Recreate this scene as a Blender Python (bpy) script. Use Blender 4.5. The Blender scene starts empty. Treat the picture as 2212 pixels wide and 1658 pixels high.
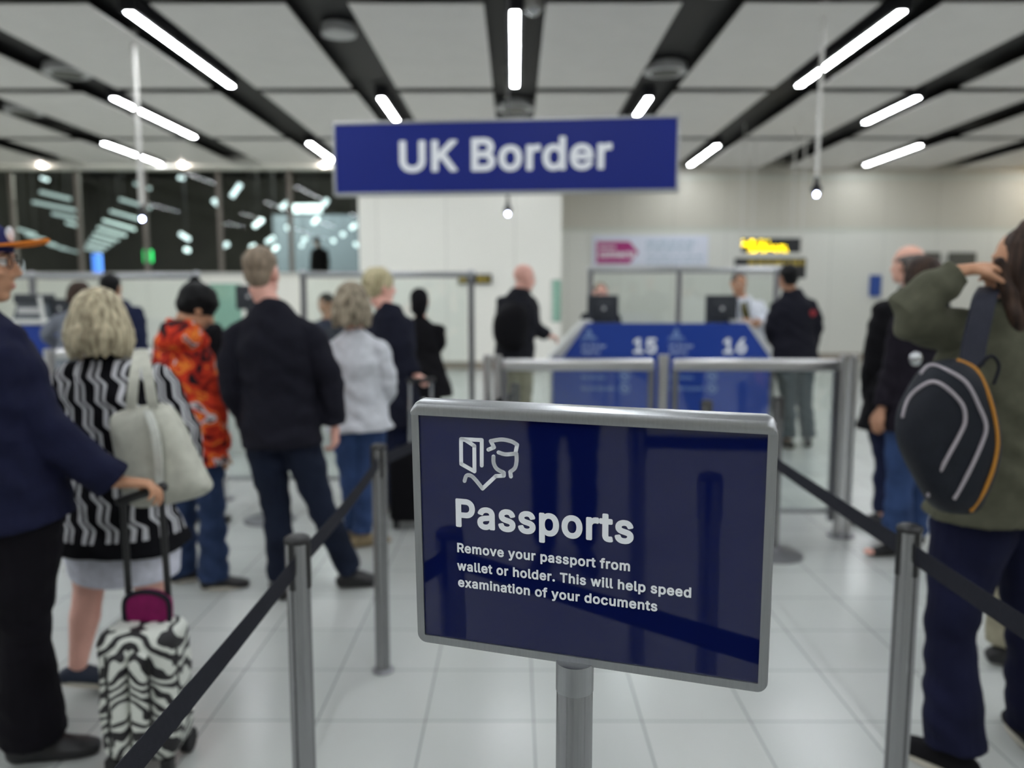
import bpy, bmesh, math, random
import numpy as np
from mathutils import Vector as V, Matrix

# ------------------------------------------------------------------ camera, world, exposure
scene = bpy.context.scene
COL = scene.collection
FPX, CX, CY = 1720.0, 1106.0, 829.0          # 28 mm lens on a 36 mm wide, 2212 px frame
CAMZ = 1.57
PITCH, YAW = math.radians(6.53), math.radians(0.2)
cam_d = bpy.data.cameras.new('camera')
cam_d.sensor_width = 36.0
cam_d.lens = 36.0 * FPX / 2212.0
cam_d.clip_start = 0.05
cam_d.clip_end = 200
cam_d.dof.use_dof = True
cam_d.dof.focus_distance = 1.06
cam_d.dof.aperture_fstop = 2.5
cam = bpy.data.objects.new('camera', cam_d)
COL.objects.link(cam)
cam.location = (0, 0, CAMZ)
cam.rotation_euler = (math.pi / 2 - PITCH, 0, YAW)
scene.camera = cam
RC = cam.rotation_euler.to_matrix()
world = bpy.data.worlds.new('world')
scene.world = world
world.use_nodes = True
world.node_tree.nodes['Background'].inputs[0].default_value = (0.75, 0.82, 0.85, 1)
world.node_tree.nodes['Background'].inputs[1].default_value = 0.25
scene.view_settings.view_transform = 'Standard'
scene.view_settings.look = 'None'
scene.view_settings.exposure = 0.0
scene.view_settings.gamma = 1.0
scene.view_settings.use_curve_mapping = False
scene.cycles.use_denoising = True
scene.cycles.max_bounces = 8
scene.cycles.transparent_max_bounces = 24
scene.cycles.sample_clamp_indirect = 6.0
LAMP = 56.0                                   # radiance of the fluorescent diffusers

X3, Y3, Z3 = V((1, 0, 0)), V((0, 1, 0)), V((0, 0, 1))


def ray(px, py):
    return RC @ V(((px - CX) / FPX, -(py - CY) / FPX, -1.0))


def at(px, py, Y):
    d = ray(px, py)
    return V((0, 0, CAMZ)) + d * (Y / d.y)


def atz(px, py, z):
    d = ray(px, py)
    return V((0, 0, CAMZ)) + d * ((z - CAMZ) / d.z)


def atplane(px, py, p0, n):
    d = ray(px, py)
    o = V((0, 0, CAMZ))
    return o + d * ((p0 - o).dot(n) / d.dot(n))


def proj(p):
    q = RC.transposed() @ (p - V((0, 0, CAMZ)))
    return CX + FPX * q.x / -q.z, CY - FPX * q.y / -q.z


def atYz(px, Y, z):
    return at(px, proj(V((0, Y, z)))[1], Y)


# ------------------------------------------------------------------ materials
def s2l(c):
    c /= 255.0
    return c / 12.92 if c <= 0.04045 else ((c + 0.055) / 1.055) ** 2.4


def rgb(t):
    return (s2l(t[0]), s2l(t[1]), s2l(t[2]), 1.0)


def new_mat(name):
    m = bpy.data.materials.new(name)
    m.use_nodes = True
    nt = m.node_tree
    return m, nt, nt.nodes['Principled BSDF']


def node(nt, typ, **kw):
    n = nt.nodes.new(typ)
    for k, v in kw.items():
        setattr(n, k, v)
    return n


def math_n(nt, op, a, b=None, c=None):
    n = node(nt, 'ShaderNodeMath', operation=op)
    for i, v in enumerate((a, b, c)):
        if v is None:
            continue
        if isinstance(v, (int, float)):
            n.inputs[i].default_value = v
        else:
            nt.links.new(v, n.inputs[i])
    return n.outputs[0]


def plain(name, col, rough=0.5, metal=0.0, var=0.0, scale=8.0, bump=0.0, bscale=60.0, coat=0.0, spec=0.5, stretch=(1, 1, 1)):
    m, nt, b = new_mat(name)
    b.inputs['Base Color'].default_value = rgb(col)
    b.inputs['Roughness'].default_value = rough
    b.inputs['Metallic'].default_value = metal
    b.inputs['Coat Weight'].default_value = coat
    b.inputs['Specular IOR Level'].default_value = spec
    tc = node(nt, 'ShaderNodeTexCoord')
    mp = node(nt, 'ShaderNodeMapping')
    mp.inputs['Scale'].default_value = stretch
    nt.links.new(tc.outputs['Object'], mp.inputs['Vector'])
    if var > 0:
        n = node(nt, 'ShaderNodeTexNoise')
        n.inputs['Scale'].default_value = scale
        n.inputs['Detail'].default_value = 5
        nt.links.new(mp.outputs[0], n.inputs['Vector'])
        r = node(nt, 'ShaderNodeValToRGB')
        k0, k1 = 1 - var, 1 + var
        c = rgb(col)
        r.color_ramp.elements[0].position = 0.3
        r.color_ramp.elements[1].position = 0.7
        r.color_ramp.elements[0].color = (c[0] * k0, c[1] * k0, c[2] * k0, 1)
        r.color_ramp.elements[1].color = (min(1, c[0] * k1), min(1, c[1] * k1), min(1, c[2] * k1), 1)
        nt.links.new(n.outputs['Fac'], r.inputs[0])
        nt.links.new(r.outputs[0], b.inputs['Base Color'])
    if bump > 0:
        n2 = node(nt, 'ShaderNodeTexNoise')
        n2.inputs['Scale'].default_value = bscale
        n2.inputs['Detail'].default_value = 3
        nt.links.new(mp.outputs[0], n2.inputs['Vector'])
        bp = node(nt, 'ShaderNodeBump')
        bp.inputs['Strength'].default_value = bump
        bp.inputs['Distance'].default_value = 0.01
        nt.links.new(n2.outputs['Fac'], bp.inputs['Height'])
        nt.links.new(bp.outputs[0], b.inputs['Normal'])
    return m


def glow(name, col, strength):
    m, nt, b = new_mat(name)
    b.inputs['Base Color'].default_value = rgb(col)
    b.inputs['Emission Color'].default_value = rgb(col)
    b.inputs['Emission Strength'].default_value = strength
    return m


def glass(name, tint, refl=0.06, rough=0.0):
    m, nt, b = new_mat(name)
    nt.nodes.remove(b)
    out = nt.nodes['Material Output']
    t = node(nt, 'ShaderNodeBsdfTransparent')
    t.inputs[0].default_value = tint + (1,)
    g = node(nt, 'ShaderNodeBsdfGlossy')
    g.inputs['Roughness'].default_value = rough
    f = node(nt, 'ShaderNodeFresnel')
    f.inputs[0].default_value = 1.45
    mx = node(nt, 'ShaderNodeMixShader')
    nt.links.new(math_n(nt, 'MULTIPLY', f.outputs[0], refl / 0.034), mx.inputs[0])
    nt.links.new(t.outputs[0], mx.inputs[1])
    nt.links.new(g.outputs[0], mx.inputs[2])
    nt.links.new(mx.outputs[0], out.inputs[0])
    return m


def fabric(name, col, rough=0.9, var=0.12, scale=30, bump=0.35, bscale=220):
    return plain(name, col, rough, 0, var, scale, bump, bscale, spec=0.2)


def floor_mat():
    m, nt, b = new_mat('polished_floor_tiles')
    tc = node(nt, 'ShaderNodeTexCoord')
    mp = node(nt, 'ShaderNodeMapping')
    mp.inputs['Location'].default_value = (0.33, -3.18, 0)
    nt.links.new(tc.outputs['Object'], mp.inputs[0])
    br = node(nt, 'ShaderNodeTexBrick')
    br.offset = 0.0
    br.inputs['Scale'].default_value = 1.0
    br.inputs['Brick Width'].default_value = 0.4
    br.inputs['Row Height'].default_value = 0.4
    br.inputs['Mortar Size'].default_value = 0.0035
    br.inputs['Mortar Smooth'].default_value = 0.3
    br.inputs['Color1'].default_value = rgb((181, 184, 181))
    br.inputs['Color2'].default_value = rgb((187, 189, 186))
    br.inputs['Mortar'].default_value = rgb((132, 135, 132))
    nt.links.new(mp.outputs[0], br.inputs[0])
    n = node(nt, 'ShaderNodeTexNoise')
    n.inputs['Scale'].default_value = 1.7
    n.inputs['Detail'].default_value = 6
    nt.links.new(tc.outputs['Object'], n.inputs[0])
    mix = node(nt, 'ShaderNodeMix', data_type='RGBA', blend_type='MULTIPLY')
    mix.inputs[0].default_value = 0.16
    rr = node(nt, 'ShaderNodeValToRGB')
    rr.color_ramp.elements[0].position = 0.3
    rr.color_ramp.elements[0].color = (0.72, 0.72, 0.70, 1)
    rr.color_ramp.elements[1].position = 0.65
    rr.color_ramp.elements[1].color = (1, 1, 1, 1)
    nt.links.new(n.outputs['Fac'], rr.inputs[0])
    nt.links.new(br.outputs['Color'], mix.inputs[6])
    nt.links.new(rr.outputs[0], mix.inputs[7])
    nt.links.new(mix.outputs[2], b.inputs['Base Color'])
    nt.links.new(math_n(nt, 'MULTIPLY_ADD', n.outputs['Fac'], 0.06, 0.22), b.inputs['Roughness'])
    bp = node(nt, 'ShaderNodeBump')
    bp.inputs['Strength'].default_value = 0.4
    bp.inputs['Distance'].default_value = 0.003
    bp.invert = True
    nt.links.new(br.outputs['Fac'], bp.inputs['Height'])
    nt.links.new(bp.outputs[0], b.inputs['Normal'])
    return m


def panel_wall(name, col, w, h, seam=0.93):
    m, nt, b = new_mat(name)
    tc = node(nt, 'ShaderNodeTexCoord')
    sx = node(nt, 'ShaderNodeSeparateXYZ')
    nt.links.new(tc.outputs['Object'], sx.inputs[0])
    cb = node(nt, 'ShaderNodeCombineXYZ')
    nt.links.new(sx.outputs[0], cb.inputs[0])
    nt.links.new(sx.outputs[2], cb.inputs[1])
    br = node(nt, 'ShaderNodeTexBrick')
    br.offset = 0.0
    br.inputs['Scale'].default_value = 1.0
    br.inputs['Brick Width'].default_value = w
    br.inputs['Row Height'].default_value = h
    br.inputs['Mortar Size'].default_value = 0.008
    c = rgb(col)
    br.inputs['Color1'].default_value = c
    br.inputs['Color2'].default_value = (c[0] * .985, c[1] * .985, c[2] * .985, 1)
    br.inputs['Mortar'].default_value = (c[0] * seam * .8, c[1] * seam * .8, c[2] * seam * .8, 1)
    nt.links.new(cb.outputs[0], br.inputs[0])
    nt.links.new(br.outputs['Color'], b.inputs['Base Color'])
    b.inputs['Roughness'].default_value = 0.45
    return m


def brushed(name, col, rough=0.32):
    m, nt, b = new_mat(name)
    b.inputs['Metallic'].default_value = 1.0
    tc = node(nt, 'ShaderNodeTexCoord')
    mp = node(nt, 'ShaderNodeMapping')
    mp.inputs['Scale'].default_value = (60, 60, 2)
    nt.links.new(tc.outputs['Object'], mp.inputs[0])
    n = node(nt, 'ShaderNodeTexNoise')
    n.inputs['Scale'].default_value = 6
    n.inputs['Detail'].default_value = 3
    nt.links.new(mp.outputs[0], n.inputs[0])
    c = rgb(col)
    r = node(nt, 'ShaderNodeValToRGB')
    r.color_ramp.elements[0].color = (c[0] * .85, c[1] * .85, c[2] * .85, 1)
    r.color_ramp.elements[1].color = (min(1, c[0] * 1.12), min(1, c[1] * 1.12), min(1, c[2] * 1.12), 1)
    nt.links.new(n.outputs['Fac'], r.inputs[0])
    nt.links.new(r.outputs[0], b.inputs['Base Color'])
    nt.links.new(math_n(nt, 'MULTIPLY_ADD', n.outputs['Fac'], 0.14, rough - 0.07), b.inputs['Roughness'])
    return m


def ramp_mat(name, stops, scale, distort=0.0, detail=2.0, kind='noise', rough=0.85):
    """Printed cloth: a warped noise cut into flat colours."""
    m, nt, b = new_mat(name)
    tc = node(nt, 'ShaderNodeTexCoord')
    n = node(nt, 'ShaderNodeTexNoise')
    n.inputs['Scale'].default_value = scale
    n.inputs['Detail'].default_value = detail
    n.inputs['Distortion'].default_value = distort
    nt.links.new(tc.outputs['Object'], n.inputs[0])
    r = node(nt, 'ShaderNodeValToRGB')
    r.color_ramp.interpolation = 'CONSTANT'
    els = r.color_ramp.elements
    while len(els) < len(stops):
        els.new(0.5)
    for e, (p, c) in zip(els, stops):
        e.position = p
        e.color = rgb(c)
    nt.links.new(n.outputs['Fac'], r.inputs[0])
    nt.links.new(r.outputs[0], b.inputs['Base Color'])
    b.inputs['Roughness'].default_value = rough
    b.inputs['Specular IOR Level'].default_value = 0.2
    return m


def knit_mat(z_yoke, z_hem):
    """Black and white cable knit: paired white bars stepping sideways row by row, plain black yoke and hem band."""
    m, nt, b = new_mat('black_and_white_stepped_knit')
    tc = node(nt, 'ShaderNodeTexCoord')
    sx = node(nt, 'ShaderNodeSeparateXYZ')
    nt.links.new(tc.outputs['Object'], sx.inputs[0])
    z = sx.outputs[2]
    wgt = node(nt, 'ShaderNodeMapRange', interpolation_type='SMOOTHSTEP')      # the stripes follow the sleeves round
    nt.links.new(math_n(nt, 'ABSOLUTE', sx.outputs[0]), wgt.inputs[0])
    wgt.inputs[1].default_value = 0.15
    wgt.inputs[2].default_value = 0.24
    x = math_n(nt, 'ADD', sx.outputs[0], math_n(nt, 'MULTIPLY', wgt.outputs[0], math_n(nt, 'MULTIPLY', math_n(nt, 'SIGN', sx.outputs[0]), math_n(nt, 'ADD', sx.outputs[1], 0.12))))
    q = math_n(nt, 'MULTIPLY', z, -1 / 0.088)
    fl = math_n(nt, 'FLOOR', q)
    fr = math_n(nt, 'SUBTRACT', q, fl)
    st = node(nt, 'ShaderNodeMapRange', interpolation_type='SMOOTHSTEP')
    nt.links.new(fr, st.inputs[0])
    st.inputs[1].default_value = 0.55
    st.inputs[2].default_value = 1.0
    s = math_n(nt, 'ADD', fl, st.outputs[0])
    u = math_n(nt, 'ADD', math_n(nt, 'MULTIPLY', x, 1 / 0.082), math_n(nt, 'MULTIPLY', s, -0.42))
    f = math_n(nt, 'FRACT', u)
    w1 = math_n(nt, 'LESS_THAN', f, 0.21)
    w2 = math_n(nt, 'MULTIPLY', math_n(nt, 'GREATER_THAN', f, 0.37), math_n(nt, 'LESS_THAN', f, 0.52))
    w = math_n(nt, 'ADD', w1, w2)
    w = math_n(nt, 'MULTIPLY', w, math_n(nt, 'LESS_THAN', z, z_yoke))
    w = math_n(nt, 'MULTIPLY', w, math_n(nt, 'GREATER_THAN', z, z_hem))
    kn = node(nt, 'ShaderNodeTexNoise')
    kn.inputs['Scale'].default_value = 160
    nt.links.new(tc.outputs['Object'], kn.inputs[0])
    wn = math_n(nt, 'MULTIPLY', w, math_n(nt, 'MULTIPLY_ADD', kn.outputs['Fac'], 0.5, 0.75))
    mx = node(nt, 'ShaderNodeMix', data_type='RGBA')
    nt.links.new(wn, mx.inputs[0])
    mx.inputs[6].default_value = rgb((17, 17, 21))
    mx.inputs[7].default_value = rgb((205, 205, 210))
    nt.links.new(mx.outputs[2], b.inputs['Base Color'])
    b.inputs['Roughness'].default_value = 0.95
    b.inputs['Specular IOR Level'].default_value = 0.15
    return m


def zebra_mat():
    m, nt, b = new_mat('zebra_print_cloth')
    tc = node(nt, 'ShaderNodeTexCoord')
    sx = node(nt, 'ShaderNodeSeparateXYZ')
    nt.links.new(tc.outputs['Object'], sx.inputs[0])
    ax = math_n(nt, 'ABSOLUTE', sx.outputs[0])
    cb = node(nt, 'ShaderNodeCombineXYZ')
    nt.links.new(ax, cb.inputs[0])
    nt.links.new(sx.outputs[1], cb.inputs[1])
    nt.links.new(sx.outputs[2], cb.inputs[2])
    n = node(nt, 'ShaderNodeTexNoise')
    n.inputs['Scale'].default_value = 9
    n.inputs['Detail'].default_value = 1.5
    nt.links.new(cb.outputs[0], n.inputs[0])
    t = math_n(nt, 'ADD', math_n(nt, 'MULTIPLY', sx.outputs[2], 150.0), math_n(nt, 'MULTIPLY', n.outputs['Fac'], 26.0))
    t = math_n(nt, 'ADD', t, math_n(nt, 'MULTIPLY', math_n(nt, 'POWER', ax, 1.6), 420.0))
    k = math_n(nt, 'GREATER_THAN', math_n(nt, 'SINE', t), 0.05)
    mx = node(nt, 'ShaderNodeMix', data_type='RGBA')
    nt.links.new(k, mx.inputs[0])
    mx.inputs[6].default_value = rgb((20, 18, 22))
    mx.inputs[7].default_value = rgb((205, 208, 200))
    nt.links.new(mx.outputs[2], b.inputs['Base Color'])
    b.inputs['Roughness'].default_value = 0.6
    return m


def strand_mat(name, c0, c1):
    """Hair: two tones drawn out along the fall of the hair."""
    m, nt, b = new_mat(name)
    tc = node(nt, 'ShaderNodeTexCoord')
    mp = node(nt, 'ShaderNodeMapping')
    mp.inputs['Scale'].default_value = (1, 1, 0.16)
    nt.links.new(tc.outputs['Object'], mp.inputs[0])
    n = node(nt, 'ShaderNodeTexNoise')
    n.inputs['Scale'].default_value = 55
    n.inputs['Detail'].default_value = 4
    nt.links.new(mp.outputs[0], n.inputs[0])
    r = node(nt, 'ShaderNodeValToRGB')
    r.color_ramp.elements[0].position = 0.35
    r.color_ramp.elements[1].position = 0.65
    r.color_ramp.elements[0].color = rgb(c0)
    r.color_ramp.elements[1].color = rgb(c1)
    nt.links.new(n.outputs['Fac'], r.inputs[0])
    nt.links.new(r.outputs[0], b.inputs['Base Color'])
    b.inputs['Roughness'].default_value = 0.6
    b.inputs['Specular IOR Level'].default_value = 0.2
    bp = node(nt, 'ShaderNodeBump')
    bp.inputs['Strength'].default_value = 0.5
    bp.inputs['Distance'].default_value = 0.006
    nt.links.new(n.outputs['Fac'], bp.inputs['Height'])
    nt.links.new(bp.outputs[0], b.inputs['Normal'])
    return m


M = {}
M['floor'] = floor_mat()
M['soffit'] = plain('black_soffit', (9, 8, 10), 0.6)
M['ceiling'] = plain('white_metal_ceiling_panel', (228, 225, 222), 0.55, var=0.02, scale=3)
M['wall'] = panel_wall('cream_wall_panels', (196, 192, 180), 1.22, 3.0)
M['wall_low'] = panel_wall('pale_wall_panels', (218, 218, 211), 1.22, 6.0)
M['wall_white'] = panel_wall('white_wall_panels', (246, 244, 236), 1.4, 4.0)
M['trim'] = plain('grey_green_trim', (196, 198, 188), 0.5)
M['skirting'] = plain('taupe_skirting', (150, 140, 128), 0.5)
M['steel'] = brushed('brushed_steel', (150, 150, 152), 0.24)
M['steel_dark'] = brushed('satin_grey_steel', (138, 138, 142), 0.4)
M['alu'] = brushed('anodised_aluminium', (168, 170, 172), 0.36)
M['rail_steel'] = brushed('satin_rail_steel', (206, 206, 206), 0.34)
M['chrome'] = plain('polished_steel', (200, 202, 205), 0.12, 1.0)
M['blackpl'] = plain('black_plastic', (18, 18, 20), 0.45)
M['rubber'] = plain('black_rubber', (22, 22, 24), 0.8)
M['belt'] = fabric('black_webbing', (33, 34, 42), bscale=700, scale=80)
M['glass'] = glass('clear_green_glass', (0.965, 0.99, 0.98))
M['glass_frost'] = glass('green_edge_glass', (0.62, 0.82, 0.76), 0.1, 0.1)
M['glass_night'] = glass('window_glass', (0.86, 0.88, 0.87), 0.012)
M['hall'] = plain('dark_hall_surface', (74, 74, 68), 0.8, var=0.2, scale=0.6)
M['hall_wall'] = plain('pale_blue_hall_panel', (112, 124, 134), 0.7)
M['mullion'] = plain('brown_grey_mullion', (112, 104, 98), 0.5)
M['lamp'] = glow('fluorescent_diffuser', (246, 251, 255), LAMP)
M['reflection_dim'] = glow('dim_window_reflection', (205, 228, 228), 0.62)  # room lights mirrored in the window glass, made to glow
M['glow_far'] = glow('reflection_or_light_box', (225, 248, 250), 2.2)  # glow for bright window reflections and for the hall's light box
M['bulb_or_glint'] = glow('dome_glint', (190, 200, 255), 50.0)  # lights mirrored in the hanging camera domes, made to glow
M['spot'] = glow('soffit_spot_bulb', (255, 244, 232), 110.0)
M['dark_metal'] = plain('dark_painted_metal', (40, 40, 44), 0.5)
M['white_metal'] = plain('white_painted_metal', (205, 203, 198), 0.45)
M['grey_disc'] = plain('grey_painted_disc', (186, 186, 186), 0.5)
M['navy_sign'] = plain('navy_printed_face', (10, 20, 72), 0.03, spec=0.6)
M['blue_sign'] = plain('royal_blue_sign_face', (18, 36, 124), 0.4, spec=0.25)
M['blue_desk'] = plain('royal_blue_desk_panel', (20, 58, 146), 0.35)
M['white_ink'] = plain('white_lettering', (244, 247, 252), 0.25)
M['grey_ink'] = plain('pale_blue_lettering', (166, 182, 218), 0.35)
M['dim_ink'] = plain('faded_blue_lettering', (120, 146, 196), 0.4)
M['poster'] = plain('pale_lilac_poster', (216, 220, 234), 0.4)
M['magenta'] = plain('magenta_print', (168, 36, 116), 0.4)
M['poster_ink'] = plain('grey_blue_print', (176, 192, 206), 0.5)
M['black_sign'] = plain('black_sign_case', (24, 26, 30), 0.4)
M['led'] = glow('amber_led', (255, 222, 0), 5.5)
M['yellow_ink'] = plain('dull_yellow_lettering', (170, 148, 52), 0.5)
M['blue_notice'] = plain('blue_notice', (40, 74, 150), 0.5)
M['notice_dark'] = plain('dark_notice_board', (84, 84, 78), 0.5)
M['counter'] = plain('white_counter_laminate', (205, 206, 202), 0.4)
M['machine'] = plain('grey_machine_plastic', (92, 98, 104), 0.4)
M['screen_glow'] = glow('blue_screen', (90, 150, 255), 1.4)
M['exit_glow'] = glow('green_exit_lamp', (40, 220, 110), 2.0)
M['monitor'] = plain('charcoal_monitor_shell', (44, 48, 54), 0.45)


# ------------------------------------------------------------------ mesh helpers
def new_bm():
    return bmesh.new()


def box(bm, lo, hi, bev=0.0, seg=2):
    c = (V(lo) + V(hi)) / 2
    s = V(hi) - V(lo)
    return obox(bm, c, X3 * s.x / 2, Y3 * s.y / 2, Z3 * s.z / 2, bev, seg)


def obox(bm, c, hx, hy, hz, bev=0.0, seg=2):
    """Box from its centre and three half-axes."""
    mt = Matrix((hx * 2, hy * 2, hz * 2)).transposed().to_4x4()
    mt.translation = c
    r = bmesh.ops.create_cube(bm, size=1.0, matrix=mt)
    if bev > 0:
        es = list({e for v in r['verts'] for e in v.link_edges})
        bmesh.ops.bevel(bm, geom=es, offset=bev, segments=seg, affect='EDGES', profile=0.5, clamp_overlap=True)


def loft(bm, secs, n=14, dome=True):
    """Closed skin through sections (centre, rx, ry, side vector or None)."""
    secs = [tuple(s) + (None,) * (4 - len(s)) for s in secs]
    cs = [V(s[0]) for s in secs]
    rings = []
    prev = None
    for i, (c, rx, ry, sd) in enumerate(secs):
        c = V(c)
        if ry is None:
            ry = rx
        a, b = cs[max(0, i - 1)], cs[min(len(cs) - 1, i + 1)]
        d = (b - a)
        d = d.normalized() if d.length > 1e-9 else V((0, 0, 1))
        if sd is None:
            sd = prev if prev is not None else (X3 if abs(d.x) < 0.8 else Y3)
        sd = V(sd)
        sd = (sd - d * sd.dot(d))
        sd = sd.normalized() if sd.length > 1e-6 else d.orthogonal().normalized()
        prev = sd
        t = d.cross(sd)
        rings.append((c, d, sd, t, rx, ry))
    full = []
    if dome:
        c, d, sd, t, rx, ry = rings[0]
        k = min(rx, ry)
        full.append((c - d * k * .62, d, sd, t, rx * .6, ry * .6))
        full.append((c - d * k * .3, d, sd, t, rx * .88, ry * .88))
    full += rings
    if dome:
        c, d, sd, t, rx, ry = rings[-1]
        k = min(rx, ry)
        full.append((c + d * k * .3, d, sd, t, rx * .88, ry * .88))
        full.append((c + d * k * .62, d, sd, t, rx * .6, ry * .6))
    vs = []
    for c, d, sd, t, rx, ry in full:
        vs.append([bm.verts.new(c + sd * rx * math.cos(2 * math.pi * j / n) + t * ry * math.sin(2 * math.pi * j / n)) for j in range(n)])
    for a, b in zip(vs, vs[1:]):
        for j in range(n):
            k = (j + 1) % n
            bm.faces.new((a[j], a[k], b[k], b[j]))
    bm.faces.new(list(reversed(vs[0])))
    bm.faces.new(vs[-1])


def tube(bm, pts, r, n=10, dome=False):
    rs = r if isinstance(r, (list, tuple)) else [r] * len(pts)
    loft(bm, [(p, q, q) for p, q in zip(pts, rs)], n, dome)


def cyl(bm, p0, p1, r, n=20, r2=None):
    tube(bm, [V(p0), V(p1)], [r, r if r2 is None else r2], n)


def ball(bm, c, r3, m3=None, u=16, v=10):
    m3 = m3 or Matrix.Identity(3)
    mt = (m3 @ Matrix.Diagonal(V(r3))).to_4x4()
    mt.translation = c
    bmesh.ops.create_uvsphere(bm, u_segments=u, v_segments=v, radius=1.0, matrix=mt)


def lathe(bm, c, prof, n=28):
    """Turned solid about the vertical through c; prof = (radius, height) pairs."""
    vs = [[bm.verts.new(V(c) + V((r * math.cos(2 * math.pi * j / n), r * math.sin(2 * math.pi * j / n), h))) for j in range(n)] for r, h in prof]
    for a, b in zip(vs, vs[1:]):
        for j in range(n):
            k = (j + 1) % n
            bm.faces.new((a[j], a[k], b[k], b[j]))
    bm.faces.new(list(reversed(vs[0])))
    bm.faces.new(vs[-1])


def prism(bm, pts, off):
    a = [bm.verts.new(V(p)) for p in pts]
    b = [bm.verts.new(V(p) + V(off)) for p in pts]
    n = len(a)
    bm.faces.new(a)
    bm.faces.new(list(reversed(b)))
    for i in range(n):
        j = (i + 1) % n
        bm.faces.new((a[j], a[i], b[i], b[j]))


def strip(bm, pts, wide, thick):
    """Ribbon of a given width vector (or list) and thickness vector along points."""
    n = len(pts)
    ws = wide if isinstance(wide, list) else [wide] * n
    ts = thick if isinstance(thick, list) else [thick] * n
    rows = [[bm.verts.new(p + w / 2 * a + t / 2 * b) for a, b in ((-1, -1), (1, -1), (1, 1), (-1, 1))] for p, w, t in zip(pts, ws, ts)]
    for a, b in zip(rows, rows[1:]):
        for j in range(4):
            k = (j + 1) % 4
            bm.faces.new((a[j], a[k], b[k], b[j]))
    bm.faces.new(list(reversed(rows[0])))
    bm.faces.new(rows[-1])


def pillow(bm, outline, nrm, depth, back=0.3, rings=6, power=0.55):
    """Stuffed shape from a flat outline: swells to `depth` along nrm and a little the other way."""
    c = sum(outline, V((0, 0, 0))) / len(outline)
    n = len(outline)
    layers = []
    ts = [i / rings for i in range(rings + 1)]
    for t in reversed(ts[1:]):
        layers.append((t, -1))
    for t in ts:
        layers.append((t, 1))
    vs = []
    for t, sg in layers:
        k = math.cos(t * math.pi / 2) ** power if t < 1 else 0.0
        k = max(k, 0.04)
        h = math.sin(t * math.pi / 2) * depth * (1 if sg > 0 else back) * sg
        vs.append([bm.verts.new(c + (p - c) * k + nrm * h) for p in outline])
    for a, b in zip(vs, vs[1:]):
        for j in range(n):
            q = (j + 1) % n
            bm.faces.new((a[j], a[q], b[q], b[j]))
    bm.faces.new(list(reversed(vs[0])))
    bm.faces.new(vs[-1])


def smooth_path(pts, k=6):
    """Catmull-Rom through points."""
    P = [pts[0]] + list(pts) + [pts[-1]]
    out = []
    for i in range(1, len(P) - 2):
        p0, p1, p2, p3 = P[i - 1], P[i], P[i + 1], P[i + 2]
        for j in range(k):
            t = j / k
            out.append(0.5 * ((2 * p1) + (p2 - p0) * t + (2 * p0 - 5 * p1 + 4 * p2 - p3) * t * t + (3 * p1 - p0 - 3 * p2 + p3) * t ** 3))
    out.append(P[-2])
    return out


def closed_path(pts, k=5):
    n = len(pts)
    out = []
    for i in range(n):
        p0, p1, p2, p3 = pts[i - 1], pts[i], pts[(i + 1) % n], pts[(i + 2) % n]
        for j in range(k):
            t = j / k
            out.append(0.5 * ((2 * p1) + (p2 - p0) * t + (2 * p0 - 5 * p1 + 4 * p2 - p3) * t * t + (3 * p1 - p0 - 3 * p2 + p3) * t ** 3))
    return out


# ------------------------------------------------------------------ objects
def tag(o, label=None, cat=None, group=None, kind=None):
    if label:
        o['label'] = label
    if cat:
        o['category'] = cat
    if group:
        o['group'] = group
    if kind:
        o['kind'] = kind
    return o


def thing(name, label, cat, loc, group=None):
    o = bpy.data.objects.new(name, None)
    o.empty_display_size = 0.1
    COL.objects.link(o)
    o.location = loc
    return tag(o, label, cat, group)


def top_of(o):
    while o.parent:
        o = o.parent
    return o


def mesh_obj(me, name, mat, parent=None, loc=None, smooth=False):
    """Link a mesh whose vertices are in world space, moved into its thing's own space."""
    base = V(top_of(parent).location) if parent else (V(loc) if loc is not None else V((0, 0, 0)))
    me.transform(Matrix.Translation(-base))
    me.materials.clear()
    for m in (mat if isinstance(mat, (list, tuple)) else [mat]):
        me.materials.append(m)
    o = bpy.data.objects.new(name, me)
    COL.objects.link(o)
    if parent:
        o.parent = parent
    elif loc is not None:
        o.location = loc
    if smooth:
        me.polygons.foreach_set('use_smooth', [True] * len(me.polygons))
    return o


def put(bm, name, mat, parent=None, loc=None, smooth=False, angle=None):
    bmesh.ops.recalc_face_normals(bm, faces=bm.faces[:])
    me = bpy.data.meshes.new(name)
    bm.to_mesh(me)
    bm.free()
    o = mesh_obj(me, name, mat, parent, loc, smooth or angle is not None)
    if angle is not None:
        me.set_sharp_from_angle(angle=math.radians(angle))
    return o


def struct(bm, name, mat, parent=None):
    o = put(bm, name, mat, parent)
    if not parent:
        o['kind'] = 'structure'
    return o


def copy_thing(root, loc, label=None, group=None):
    r = root.copy()
    COL.objects.link(r)
    r.location = loc
    if label:
        r['label'] = label
    if group:
        r['group'] = group
    for ch in list(root.children):
        c = ch.copy()
        COL.objects.link(c)
        c.parent = r
        for g in list(ch.children):
            d = g.copy()
            COL.objects.link(d)
            d.parent = c
    return r


def baked(bm, mods):
    """Mesh of bm after the given modifiers."""
    me = bpy.data.meshes.new('tmp')
    bm.to_mesh(me)
    bm.free()
    ob = bpy.data.objects.new('tmp', me)
    COL.objects.link(ob)
    for typ, kw in mods:
        m = ob.modifiers.new(typ, typ)
        for k, v in kw.items():
            setattr(m, k, v)
    bpy.context.view_layer.update()
    dg = bpy.context.evaluated_depsgraph_get()
    out = bpy.data.meshes.new_from_object(ob.evaluated_get(dg))
    bpy.data.objects.remove(ob)
    bpy.data.meshes.remove(me)
    return out


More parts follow.
